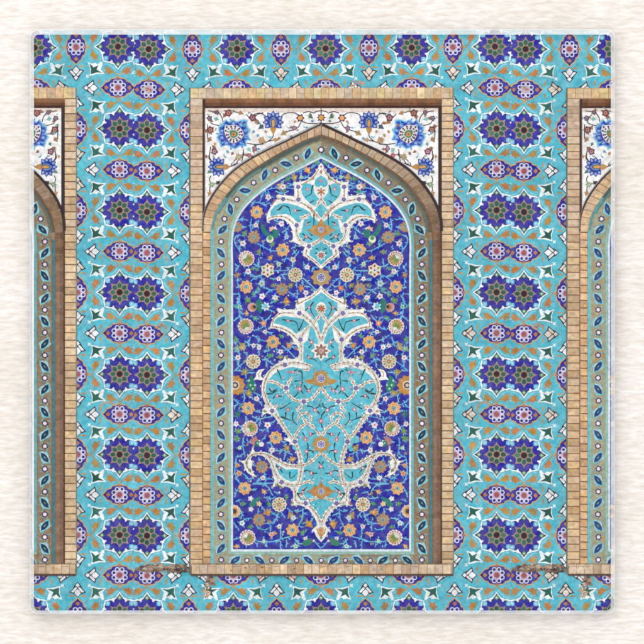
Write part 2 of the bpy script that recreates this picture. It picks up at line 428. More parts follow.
def resample(P, n):
    P = smooth(P, 6); D = [0]
    for a, b in zip(P, P[1:]): D.append(D[-1]+math.hypot(b[0]-a[0], b[1]-a[1]))
    out = []; j = 0
    for k in range(n+1):
        t = D[-1]*k/n
        while j < len(D)-2 and D[j+1] < t: j += 1
        f = (t-D[j])/(D[j+1]-D[j]); out.append((P[j][0]+(P[j+1][0]-P[j][0])*f, P[j][1]+(P[j+1][1]-P[j][1])*f))
    return out
def lerp(a, b, t): return tuple(a[i]+(b[i]-a[i])*t for i in range(len(a)))
def frame():
    rect(189.0, 88, 190.4, 574.5, (78, 120, 122)); rect(452.9, 88, 454.0, 573, (96, 150, 150))
    rect(190.2, 87.9, 453.2, 574.2, (146, 116, 88), 0)
    y = 98.6      # side piers
    while y < 563:
        h = 7.55; t = min(1, (y-98)/330)
        brick([(190.7, y+.45), (202.2+.3, y+.45), (202.5, y+h-.35), (190.7, y+h-.35)], (0.97, .97-.03*t, 1-.12*t))
        brick([(441.9, y+.35), (452.8, y+.35), (452.8, y+h-.4), (441.9, y+h-.4)], (1.0-.03*t, .99-.03*t, .98-.06*t))
        stroke([(190.6, y+.1), (202.6, y+.2)], 1.0, (136, 98, 72), 1); stroke([(441.8, y), (452.9, y)], 1.0, (112, 78, 56), 1)
        y += h
    x = 190.7     # soldier course on top
    while x < 452:
        wd = random.uniform(7.6, 8.8); x2 = min(x+wd, 452.9)
        yy = 88.4 - 0.9*(x-190)/263
        k = random.choice([(1, 1, 1), (1.02, 1.02, .96), (.95, .96, 1.0), (1, .98, .92)])
        brick([(x, yy), (x2-.5, yy), (x2-.5, 98.2), (x, 98.2)], k, BRK + [(216, 196, 166), (226, 206, 158)])
        if random.random() < .55: stroke([(x+.5, yy+5.4), (x2-1, yy+5.2)], .4, (186, 156, 120), 1)
        x = x2
    for k in range(5): brick([(190.7, 98.8+k*7.5), (202.4, 98.8+k*7.5), (202.4, 105.5+k*7.5), (190.7, 105.5+k*7.5)], (.93, .93, .98))
    # printed dark reveal of the recess: underside of the lintel and the two sides
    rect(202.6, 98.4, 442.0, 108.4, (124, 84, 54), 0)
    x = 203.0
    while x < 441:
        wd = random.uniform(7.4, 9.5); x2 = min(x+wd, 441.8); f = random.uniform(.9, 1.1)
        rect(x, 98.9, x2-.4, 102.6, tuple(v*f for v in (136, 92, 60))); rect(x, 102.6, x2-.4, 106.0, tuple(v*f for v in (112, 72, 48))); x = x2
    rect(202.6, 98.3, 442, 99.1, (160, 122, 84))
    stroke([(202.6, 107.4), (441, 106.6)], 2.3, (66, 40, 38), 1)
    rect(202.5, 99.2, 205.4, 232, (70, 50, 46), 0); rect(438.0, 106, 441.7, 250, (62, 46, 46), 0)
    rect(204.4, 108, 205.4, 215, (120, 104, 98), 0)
def vine(P, c=(74, 62, 70), wd=1.0): stroke(P, wd, c)
def sflower(x, y, r, c=(112, 70, 84), cc=(196, 132, 96), n=5):
    r *= 1.12; a_ = random.random()*6; comma(x+r*1.1*math.cos(a_), y+r*1.1*math.sin(a_), r*.6, a_, (72, 130, 120)); lf(x-r*1.2*math.cos(a_), y-r*1.2*math.sin(a_), r*.7, a_+2.6, (150, 110, 84))
    star(x, y, n, r*1.2, r*.85, c, random.random()); dot(x, y, r*.55, cc, 8); dot(x, y, r*.25, c, 6)
def lf(x, y, r, a, c, c2=None):
    r *= 1.08
    P = [(1.3, 0), (.3, .55), (-.3, 1.0), (-.35, .4), (-1.1, .35), (-.6, 0), (-1.1, -.35), (-.35, -.4), (-.3, -1.0), (.3, -.55)]
    poly([(x+r*(px*math.cos(a)-py*math.sin(a)), y+r*(px*math.sin(a)+py*math.cos(a))) for px, py in P], c)
    if c2: dot(x, y, r*.32, c2, 7)
def comma(x, y, r, a, c):
    stroke([(x+r*math.cos(a+t)*.9, y+r*math.sin(a+t)) for t in (0, .6, 1.2, 1.9, 2.6)], r*.7, c, 2, .1)
def palmette(cx, cy, a, r=9.3):
    def t(x, y): return (cx+x*math.cos(a)-y*math.sin(a), cy+x*math.sin(a)+y*math.cos(a))
    # opens towards +x, stalk towards -x
    poly([t(*p) for p in [(-13.4, 0), (-9.5, -2.4), (-6, -3.4), (-2, -3), (-2, 3), (-6, 3.4), (-9.5, 2.4)]], (190, 142, 78))
    for k in range(9):
        g = math.radians(-128+32*k); d = r*.62
        P = [(d*math.cos(g)+r*.55*math.cos(g+q)*(1 if q == 0 else .62), d*math.sin(g)+r*.55*math.sin(g+q)*(1 if q == 0 else .62)) for q in (0, .9, 1.9, 2.8, 3.5, 4.4, 5.4)]
        poly([t(*p) for p in P], (44, 62, 158)); 
    dotp = t(-.5, 0); dot(*dotp, r*.62, (50, 70, 170), 14)
    for k in range(9):
        g = math.radians(-128+32*k); p = t(r*.80*math.cos(g), r*.80*math.sin(g)); ell(p[0], p[1], r*.18, r*.13, (150, 176, 226), g+a, 8)
        p = t(r*.55*math.cos(g), r*.55*math.sin(g)); dot(*p, r*.09, (36, 40, 110), 6)
    poly([t(*p) for p in [(-6.5, 0), (-3, -3.4), (1.2, -2.8), (4.8, 0), (1.2, 2.8), (-3, 3.4)]], (120, 176, 214))
    poly([t(*p) for p in [(-6.8, 0), (-3, -2.6), (1, -2.1), (3.6, 0), (1, 2.1), (-3, 2.6)]], (40, 44, 110))
    poly([t(*p) for p in [(-6.8, 0), (-3, -1.6), (0.4, -1.5), (2.2, 0), (.4, 1.5), (-3, 1.6)]], (214, 160, 84))
def spandrel_half():
    S1 = lambda P: cr(184, 82, 8.05, P); S2 = lambda P: cr(254, 82, 8.05, P); S5 = lambda P: cr(184, 152, 8.05, P)
    BK = (84, 76, 82)
    for P in ([(195, 232), (235, 238), (275, 248), (305, 285), (315, 330)], [(200, 285), (218, 330), (255, 345), (290, 352)], [(320, 232), (380, 232), (440, 250)],
              [(500, 258), (545, 300), (590, 262), (640, 248)], [(480, 540), (472, 600), (466, 640)], [(470, 485), (560, 502), (640, 500)], [(190, 340), (188, 400), (190, 460)],
              [(215, 520), (205, 600), (225, 640)], [(440, 600), (400, 640)]): vine(S1(P))
    for P in ([(0, 262), (50, 250), (110, 285)], [(155, 395), (152, 440), (112, 478), (50, 500), (0, 512)], [(112, 478), (170, 466)], [(205, 300), (245, 255), (330, 250), (372, 290)],
              [(380, 320), (350, 370), (290, 392), (245, 405)], [(385, 318), (450, 335), (540, 332)], [(540, 208), (540, 345)], [(395, 250), (440, 238), (480, 250), (500, 238), (540, 230)], [(450, 250), (468, 290)]): vine(S2(P))
    for P in ([(210, 0), (200, 50), (235, 85)], [(340, 120), (410, 105), (440, 60), (480, 30), (478, 0)], [(218, 190), (205, 220), (212, 255), (205, 330)], [(395, 100), (435, 92)], [(480, 20), (525, 28)]): vine(S5(P))
    (bx, by) = S1([(400, 420)])[0]
    # big blue flower with a cyan halo
    H = [(-8, -15), (-5, -12), (-1, -14.5), (3, -12.5), (8, -14.5), (14, -14), (13, -9), (16, -4), (14.5, 0), (16, 5), (12, 7), (13, 12), (6, 12), (2, 15), (-3, 13), (-7, 11), (-13, 13), (-14, 8), (-17, 3), (-14, -2), (-15.5, -7), (-12, -9)]
    def sc(P, f, dx=0, dy=0): return [(bx+x*f+dx, by+y*f+dy) for x, y in P]
    poly(sc(H, 1.05), (170, 214, 236)); poly(sc(H, .98), (96, 168, 222)); poly(sc(H, .90), (50, 84, 186)); poly(sc(H, .84), (44, 44, 150))
    for k in range(10):
        a = k*.628+.3; q = lambda r, t: (bx+r*1.08*math.cos(a+t), by+r*.94*math.sin(a+t))
        poly([q(9.5, -.26), q(12.4, -.2), q(14.6, 0), q(12.4, .2), q(9.5, .26)], (60, 92, 196)); poly([q(10.4, -.12), q(12.2, -.1), q(13.6, 0), q(12.2, .1), q(10.4, .12)], (132, 178, 228))
    for x, y in ((-10, 8), (9, 9), (-10, -9), (10, -9), (12, 1), (-12, 0)): ell(bx+x, by+y, 2.3, .8, (90, 140, 220), math.atan2(y, x), 8); ell(bx+x*1.1, by+y*1.08, 1.1, .5, (150, 200, 235), math.atan2(y, x), 7)
    for k in range(9):
        a = k*.7+.2; comma(bx+16.2*math.cos(a), by+14.2*math.sin(a), 2.6, a+1, random.choice([(84, 170, 214), (110, 196, 206), (90, 150, 220)]))
    TDR = [(-8.6, -8.6), (-3, -9.0), (2, -9.2), (6.5, -6.6), (9.4, -3), (10, 1), (7.6, 5.2), (4, 7.6), (0, 9.4), (-4.2, 7.8), (-6.8, 4.6), (-8.6, 1), (-9.6, -4)]
    poly(sc(TDR, 1.0), (232, 226, 232)); 
    for k, (x, y) in enumerate(TDR): ell(bx+x*.82, by+y*.82, 1.35, 1.0, (84, 48, 70) if k % 3 else (52, 92, 78), math.atan2(y, x), 7)
    for k, (x, y) in enumerate(TDR): dot(bx+x*.60, by+y*.60, .85, (64, 50, 70), 6)
    poly(sc(TDR, .52), (226, 224, 226)); poly(sc(TDR, .44), (88, 140, 104)); dot(bx, by, 2.3, (204, 146, 72), 9); dot(bx, by+.3, .9, (120, 70, 50), 6)
    for x, y, r, c, cc in ((265, 245, 2.2, (96, 72, 92), (150, 120, 130)), (205, 292, 2.4, (104, 76, 100), (160, 150, 170)), (358, 250, 3.2, (112, 62, 70), (196, 130, 100)), (212, 385, 3.2, (108, 64, 74), (196, 140, 110)),
                           (245, 560, 3.0, (112, 66, 92), (200, 150, 160)), (552, 287, 3.3, (104, 60, 76), (190, 130, 140)), (575, 542, 1.7, (170, 72, 92), (210, 120, 130)), (525, 590, 2.0, (176, 76, 96), (214, 130, 130))):
        p = S1([(x, y)])[0]; sflower(p[0], p[1], r, c, cc)
    for x, y, r, a, c in ((455, 250, 2.6, .3, (170, 122, 86)), (205, 462, 2.8, 2.2, (160, 122, 90)), (440, 600, 3.4, 1.2, (182, 148, 104)), (622, 472, 3.4, .5, (186, 150, 112)), (258, 298, 2.4, .2, (120, 186, 176)), (525, 545, 2.4, .9, (140, 200, 196))):
        p = S1([(x, y)])[0]; lf(p[0], p[1], r, a, c, (150, 180, 160) if r > 3 else None)
    for x, y, r, a, c in ((65, 465, 3.3, .6, (188, 150, 106)), (172, 466, 2.6, 0.1, (188, 146, 100)), (242, 412, 3.2, 2.6, (172, 146, 104)), (60, 360, 3.0, 2.5, (70, 90, 110)), (455, 278, 2.6, .7, (84, 120, 96))):
        p = S2([(x, y)])[0]; lf(p[0], p[1], r, a, c)
    for x, y, a in ((30, 430, 2), (210, 330, .5), (330, 320, 2.4), (300, 440, .2), (95, 400, 1.2), (200, 455, 2.8), (470, 315, 0), (20, 330, 1)):
        p = S2([(x, y)])[0]
        if y < 300+.0 or True: lf(p[0], p[1], 1.7, a, random.choice([(196, 142, 84), (70, 132, 128), (186, 130, 80), (96, 164, 190)]))
    for x, y, a in ((480, 350, 1), (560, 400, 2), (600, 330, .3), (250, 500, 2), (350, 560, .6), (390, 575, 2.2), (215, 410, 1), (600, 540, 0), (180, 600, 1.4)):
        p = S1([(x, y)])[0]; lf(p[0], p[1], 1.8, a, random.choice([(196, 142, 84), (70, 132, 128), (150, 96, 90), (96, 164, 190)]))
    for x, y in ((280, 350), (415, 348), (122, 425)):
        p = S2([(x, y)])[0]; comma(p[0], p[1], 2.6, .6, (84, 182, 206))
    p = S2([(372, 290)])[0]; star(p[0], p[1], 6, 4.6, 3.0, (92, 56, 92)); dot(p[0], p[1], 2.4, (222, 158, 74), 9)
    p = S2([(325, 372)])[0]; sflower(p[0], p[1], 2.3, (110, 80, 120), (196, 150, 170))
    p = S2([(5, 535)])[0]; sflower(p[0], p[1], 2.2, (130, 84, 110), (200, 160, 170))
    p = S2([(155, 318)])[0]; palmette(p[0], p[1], -math.pi/2)
    p = S5([(272, 120)])[0]; palmette(p[0], p[1], math.pi, 8.8)
    for x, y, r, a, c, c2 in ((440, 40, 3.4, -.6, (184, 152, 108), (150, 190, 170)), (225, 262, 3.4, -.3, (150, 164, 124), (160, 200, 190)), (205, 332, 2.6, 1.8, (190, 144, 92), None), (272, 248, 2.4, -.6, (60, 56, 62), None), (205, 160, 2.0, 2.6, (96, 140, 120), None)):
        p = S5([(x, y)])[0]; lf(p[0], p[1], r, a, c, c2)
    p = S5([(525, 28)])[0]; sflower(p[0], p[1], 1.9, (176, 76, 96), (214, 130, 130))
    p = S1([(340, 585)])[0]; comma(p[0], p[1], 2.6, 1.5, (84, 170, 196))
    p = S5([(400, 100)])[0]; comma(p[0], p[1], 2.2, 2.5, (70, 80, 96))
def spandrel():
    global MIR
    rect(205.3, 108.3, 438.2, 245, (248, 247, 246), 0)
    rect(205.3, 108.3, 438.2, 112.2, (232, 216, 206), 0)
    for MIR in (False, True): spandrel_half()
    MIR = False
    star(321.2, 117.6, 8, 4.8, 2.9, (92, 56, 84)); dot(321.2, 117.6, 2.5, (224, 166, 84), 9)
def arch():
    # whole inside of the arch, then voussoirs, dark outline, inner jambs
    O = smooth(OUTER, 4); I = smooth(INNER, 4)
    shp = [(203.2, 564.5)] + O + mirp(O)[1:] + [(439.0, 564.5)]
    poly(shp, (150, 118, 88), 0)
    n = 22
    A = resample(OUTER, n); B = resample(INNER, n)
    for k in range(n):
        P = [lerp(A[k], A[k+1], .04), lerp(A[k], A[k+1], .94), lerp(B[k], B[k+1], .94), lerp(B[k], B[k+1], .04)]
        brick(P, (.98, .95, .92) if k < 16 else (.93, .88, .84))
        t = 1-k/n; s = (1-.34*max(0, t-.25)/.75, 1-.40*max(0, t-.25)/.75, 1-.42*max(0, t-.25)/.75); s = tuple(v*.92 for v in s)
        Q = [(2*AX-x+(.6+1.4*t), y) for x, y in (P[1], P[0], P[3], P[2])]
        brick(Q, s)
    y = 232
    while y < 564:
        h = 7.55; yy = y+.8
        brick([(203.3, yy), (210.4, yy), (210.4, min(564, yy+h-.9)), (203.3, min(564, yy+h-.9))], (1.0, .93, .85))
        stroke([(203.0, y+.3), (210.4, y+.7)], .9, (120, 84, 60), 1)
        t = min(1, (y-232)/60)
        c = lerp((132, 98, 72), (146, 112, 90), t)
        f = random.uniform(.93, 1.07)
        rect(432.4, y+.3, 436.8, min(564, y+h-.4), tuple(v*f for v in c)); rect(436.8, y+.3, 441.6, min(564, y+h-.4), tuple(v*f*.88 for v in c))
        y += h
    rect(440.4, 224, 442.0, 564, (84, 60, 50), 0)
    if True:
        stroke([(202.7, 564), (202.7, 232)], .7, (150, 110, 84), 1)
    L = smooth([(x-.4, y-1.0) for x, y in OUTER], 3)
    stroke(L, 1.6, (66, 54, 62), 1); stroke([(x-.2, y-1.9) for x, y in L], .5, (150, 146, 150), 1)
    R = [(2*AX-x+(.6+1.4*(1-k/len(L)) if True else 0), y) for k, (x, y) in enumerate(L)]
    stroke(R, 2.8, (60, 44, 48), 1)
def border_ground():
    I = smooth(INNER, 4); F = smooth(FIELD[1:], 4)
    # tan ground, warmer and browner on the right side of the print
    half = [(210.6, 564)] + I + [(321.1, 564)]
    poly(half, (168, 164, 136), 0)
    poly([(321.1, 564)] + [(321.1, 134.8)] + [(2*AX-x+.3, y) for x, y in reversed(I)][1:] + [(432.2, 564)], (146, 130, 106), 0)
    for k in range(170):
        s = random.random() < .5; x = random.uniform(215, 229) if s else random.uniform(413, 429)
        y = random.uniform(232, 560)
        ell(x, y, random.uniform(.8, 1.6), random.uniform(2, 7), random.choice([(190, 154, 98), (160, 172, 146), (182, 166, 128)]) if s else random.choice([(156, 112, 70), (124, 126, 106), (146, 112, 80)]))
    for mi in (False, True):
        for t in range(46):
            k = random.randint(2, len(I)-3); q = random.uniform(.32, .75); f = F[min(len(F)-1, int(k*len(F)/len(I)))]
            x, y = I[k][0]+(f[0]-I[k][0])*q, I[k][1]+(f[1]-I[k][1])*q
            if mi: x = 2*AX-x
            ell(x, y, random.uniform(2, 4), random.uniform(.8, 1.5), random.choice([(190, 150, 92), (178, 160, 112), (150, 178, 162)]) if not mi else random.choice([(154, 116, 76), (140, 122, 92), (116, 138, 128)]), math.atan2(f[0]-x, y-f[1]+.01)*(-1 if mi else 1), 9)
    for t in range(60):
        ell(random.uniform(234, 410), random.uniform(555.6, 562.6), random.uniform(2, 6), random.uniform(.7, 1.4), random.choice([(186, 152, 104), (168, 160, 124), (156, 180, 164)]))
    # reveal tones next to the bricks
    up = [p for p in resample(INNER, 60)]
    def seg(a, b, off, wd, c, mir=False):
        P = up[a:b]; N = normals(P); P = [(p[0]-q[0]*off*-1, p[1]-q[1]*off*-1) for p, q in zip(P, N)]
        if mir: P = [(2*AX-x+.3, y) for x, y in P]
        stroke(P, wd, c, 1)
    seg(16, 61, 4.6, 3.4, (128, 122, 98)); seg(14, 61, 2.4, 4.6, (84, 96, 88)); seg(24, 55, 3.2, 1.6, (74, 100, 100)); seg(8, 34, 3.8, 1.6, (88, 138, 138)); seg(26, 61, .6, 1.6, (112, 92, 74))
    seg(0, 16, 1.5, 2.6, (100, 158, 160))
    seg(0, 61, 1.8, 4.0, (112, 86, 66), True); seg(0, 61, 4.6, 2.4, (120, 108, 86), True); seg(0, 50, 3.0, 1.4, (70, 112, 112), True)
    rect(210.6, 230, 213.6, 563.9, (116, 192, 198), 0); rect(213.6, 232, 214.8, 563.9, (160, 178, 156), 0)
    rect(429.6, 240, 432.3, 563.9, (66, 126, 138), 0); rect(428.6, 240, 429.6, 563.9, (120, 104, 84), 0)
def border():
    F = smooth(FIELD[1:], 4)
    # pale blue-green fillet and white line round the flower field
    def around(off, wd, c, cR=None, yb=551.4):
        P = [(233.2, yb)] + F + [(322.3, 158.2)]; N = normals(P); A = [(p[0]-abs(q[0])*off, p[1]-abs(q[1])*off if q[1] else p[1]) for p, q in zip(P, N)]
        stroke(A, wd, c, 1); stroke([(2*AX-x, y) for x, y in A], wd, cR or c, 1)
    around(3.4, 3.0, (150, 194, 182), (116, 178, 182), 554.4); rect(228.4, 551.4, 414.2, 554.4, (152, 190, 178), 0)
    around(1.1, 1.9, (222, 234, 242)); rect(231.2, 549.2, 411.2, 551.4, (216, 232, 242), 0)
    def leafm(x, y, a, dk=(38, 62, 120)):
        c_, s_ = math.cos(a), math.sin(a)
        def t(P): return [(x+u*c_-v*s_, y+u*s_+v*c_) for u, v in P]
        poly(t([(-8.0, .9), (-5.2, -3.0), (-1, -4.5), (1.2, -3.4), (4.0, -3.1), (8.0, -.9), (5.2, 3.0), (1, 4.5), (-1.2, 3.4), (-4, 3.1)]), (122, 200, 212))
        stroke(t([(-1.5, 3.0), (1.5, 4.4), (4.2, 3.9)]), 1.3, (150, 214, 222), 2); stroke(t([(1.5, -3.0), (-1.5, -4.4), (-4.2, -3.9)]), 1.3, (150, 214, 222), 2); stroke(t([(-6.4, -.4), (-3, -2.6), (2.6, -2.7)]), .6, (226, 240, 240), 2)
        poly(t([(-6.4, 0), (-3, -2.3), (0, -2.7), (3, -2.2), (6.4, 0), (3, 2.3), (0, 2.7), (-3, 2.2)]), dk); ell(x, y, 2.2, .75, (70, 128, 116), a, 8); dot(x, y, .5, (160, 196, 170), 6)
    def fl(x, y, r=2.9):
        for k in range(4):
            a = .78+k*1.57; stroke([(x+3.4*math.cos(a), y+3.4*math.sin(a)), (x+5.0*math.cos(a+.25), y+5.0*math.sin(a+.25)), (x+5.9*math.cos(a+.6), y+5.9*math.sin(a+.6))], 1.2, (112, 184, 196) if not MIR else (96, 160, 174), 2, .3)
        star(x, y, 6, r*1.2, r*.92, (84, 54, 92), .3); dot(x, y, r*.64, (232, 228, 240), 8)
    A = {'/': -math.radians(52), '\\': math.radians(52)}
    dl, dr = (42, 66, 130), (30, 52, 92)
    for n in range(15):
        y = 241.6+22.72*n; fl(221.2+.3*math.sin(n*2), y); fl(421.9, y+.1)
    for n in range(-0, 14):
        y = 253.0+22.72*n
        if n < 14: leafm(221.0, y, A['\\' if n % 2 == 0 else '/'], dl); leafm(421.8, y, A['/' if n % 2 == 0 else '\\'], dr)
    global MIR
    for MIR in (False, True):
        for x, y, a in ((222.6, 229.6, -45), (230.4, 209.0, 78), (245, 190.6, 3), (264.6, 175.0, -72), (286, 163.9, 12), (307.6, 153.8, -68)): leafm(x, y, math.radians(a), dr if MIR else dl)
        for x, y in ((224.5, 218.9), (236.8, 199.6), (253.7, 182.8), (275.2, 170.3), (296.2, 157.9)): fl(x, y)
    MIR = False; fl(321.1, 149.8, 3.1)
    for k, x in enumerate((247, 271.8, 296.6, 321.2, 345.4, 370.2, 395.3)): fl(x, 560.3, 2.5)
    for k, x in enumerate((235.2, 259.6, 284.4, 308.4, 333.6, 358.2, 383, 407.4)): leafm(x, 560.0, math.radians(-35 if k % 2 == 0 else 35), dl if k < 6 else dr)
    # sill row of bricks
    rect(191.5, 563.6, 453, 574.2, (130, 102, 78), 0)
    x = 191.8
    while x < 452.4:
        wd = random.uniform(7.6, 8.6); x2 = min(x+wd, 452.8); s = random.choice([(1, 1, 1), (.93, .93, .95), (.9, .9, .92), (1, .96, .9)])
        brick([(x, 564.2+random.uniform(0, .6)), (x2-.5, 564.2), (x2-.5, 573.6), (x, 573.6)], s)
        if random.random() < .6: stroke([(x+.4, 566.6), (x2-1, 566.3+random.uniform(-.3, .3))], .5, random.choice([(150, 110, 90), (214, 200, 184)]), 1)
        x = x2
    stroke([(190.8, 575.0), (453.2, 575.0)], 1.7, (86, 70, 66), 1)
    for k in range(14): ell(random.uniform(196, 320), random.uniform(565, 571), random.uniform(.8, 2), random.uniform(.5, 1), random.choice([(200, 190, 178), (120, 96, 84), (176, 170, 166)]))
# ---------------- flower field
def fO(x, y, r=6.4, cols=((208, 140, 72), (232, 196, 138))):
    star(x, y, 8, r*1.12, r*.86, (226, 178, 110), .2)
    star(x, y, 8, r*1.0, r*.74, cols[0], .2)
    for k in range(8):
        a = .2+math.pi*k/4; ell(x+r*.62*math.cos(a), y+r*.62*math.sin(a), r*.30, r*.22, cols[1], a, 7); ell(x+r*.66*math.cos(a), y+r*.66*math.sin(a), r*.13, r*.09, (196, 84, 60), a, 6)
    dot(x, y, r*.38, (206, 120, 64), 9); dot(x, y, r*.32, (110, 178, 190), 9); dot(x, y, r*.12, (60, 70, 140), 6)
def fT(x, y, r=6.6):
    star(x, y, 10, r*1.02, r*.86, (176, 136, 120), .1)
    for k in range(10):
        a = .1+math.pi*k/5; ell(x+r*.68*math.cos(a), y+r*.68*math.sin(a), r*.22, r*.15, (168, 156, 108), a, 6)
        a += .31; dot(x+r*.8*math.cos(a), y+r*.8*math.sin(a), r*.09, (178, 80, 90), 5)
    dot(x, y, r*.4, (176, 150, 96), 9); dot(x, y, r*.26, (96, 164, 186), 8); dot(x, y, r*.1, (50, 60, 130), 6)
def fW(x, y, r=7.6):
    star(x, y, 12, r, r*.9, (226, 224, 206), 0)
    for k in range(12):
        a = math.pi*k/6; ell(x+r*.68*math.cos(a), y+r*.68*math.sin(a), r*.19, r*.12, [(214, 130, 108), (110, 142, 84)][k % 2], a, 6)
        a += .26; ell(x+r*.40*math.cos(a), y+r*.40*math.sin(a), r*.13, r*.07, (214, 180, 96) if k % 2 else (130, 150, 90), a, 6)
    dot(x, y, r*.26, (134, 70, 50), 8); dot(x, y, r*.15, (214, 180, 120), 7)
def fR(x, y, r=8.2, a0=.7):
    star(x, y, 14, r, r*.91, (224, 216, 210), 0)
    for k in range(15):
        a = 2*math.pi*k/15; dot(x+r*.76*math.cos(a), y+r*.76*math.sin(a), r*.10, (170, 70, 84), 5)
        a += .2; dot(x+r*.58*math.cos(a), y+r*.58*math.sin(a), r*.07, (196, 110, 110), 5)
    d = a0
    poly([(x+r*.62*math.cos(a)+1.6*math.cos(d), y+r*.62*math.sin(a)+1.6*math.sin(d)) for a in [k*.6 for k in range(10)]], (176, 152, 88))
    for k in range(4): ell(x+r*.22*math.cos(d+1.1+k*1.4), y+r*.22*math.sin(d+1.1+k*1.4), r*.30, r*.2, (110+8*k, 154-5*k, 84), d+k, 7)
    for k in range(3): ell(x+r*.36*math.cos(d+2.5+k*.7), y+r*.36*math.sin(d+2.5+k*.7), r*.14, r*.10, (206, 224, 206), k, 6)
    dot(x-2.4*math.cos(d), y-2.4*math.sin(d), r*.2, (214, 236, 220), 8)
def fS(x, y, r=7.2):
    star(x, y, 6, r*1.05, r*.8, (228, 220, 196), .5)
    for k in range(6):
        a = .52+math.pi*k/3; ell(x+r*.6*math.cos(a), y+r*.6*math.sin(a), r*.2, r*.16, (176, 74, 84) if k % 3 else (112, 158, 70), a, 7)
    dot(x, y, r*.28, (236, 240, 240), 8); dot(x, y, r*.16, (70, 110, 170), 6)
def tiny(x, y, r=2.5, c=(232, 226, 232), cc=(206, 110, 120)):
    a0 = random.random()*6.3
    for k in range(3): tip(x+r*.6*math.cos(a0+k*2.1), y+r*.6*math.sin(a0+k*2.1), a0+k*2.1+random.uniform(-.4, .4), r*1.35)
    star(x, y, 5, r*1.15, r*.8, c, random.random()); dot(x, y, r*.36, cc, 6)
def bud(x, y, r=3.0, c=(170, 138, 84)):
    a = random.random()*6.3
    for k in (-1, 1): tip(x-r*.6*math.cos(a), y-r*.6*math.sin(a), a+math.pi+k*.9, r*.95)
    lf(x, y, r, a, c); dot(x+r*.2, y, r*.3, tuple(min(255, v*1.25) for v in c), 6)
VI = (100, 178, 228); VI2 = (112, 190, 222)
def fv(P, wd=1.3): stroke(P, wd, random.choice([VI, VI2, (92, 164, 220)]), 3, wd*.75)
def tip(x, y, a, r=3.0, c=None):
    c = c or random.choice([VI, VI2, (120, 196, 214)])
    stroke([(x, y), (x+r*.5*math.cos(a-.4), y+r*.5*math.sin(a-.4)), (x+r*math.cos(a), y+r*math.sin(a))], 1.5, c, 2, .2)
CA = {k: v for k, v in dict(a=(228, 160, 12.88), b=(274, 160, 12.88), c=(228, 206, 12.88), d=(274, 206, 12.88), e=(228, 252, 12.88), f=(274, 252, 12.88), g=(228, 298, 12.88), h=(274, 298, 12.88),
     i=(228, 344, 12.88), j=(274, 344, 12.88), k=(228, 390, 12.88), l=(274, 390, 12.88), m=(228, 436, 12.88), n=(274, 436, 12.88), o=(228, 482, 9.2), p=(274, 482, 9.2), q=(220, 150, 5.855), r=(220, 350, 5.855), s=(220, 450, 5.855)).items()}
def C(k, *P):
    x0, y0, s = CA[k]; R = [(x0+x/s, y0+y/s) for x, y in P]; return R
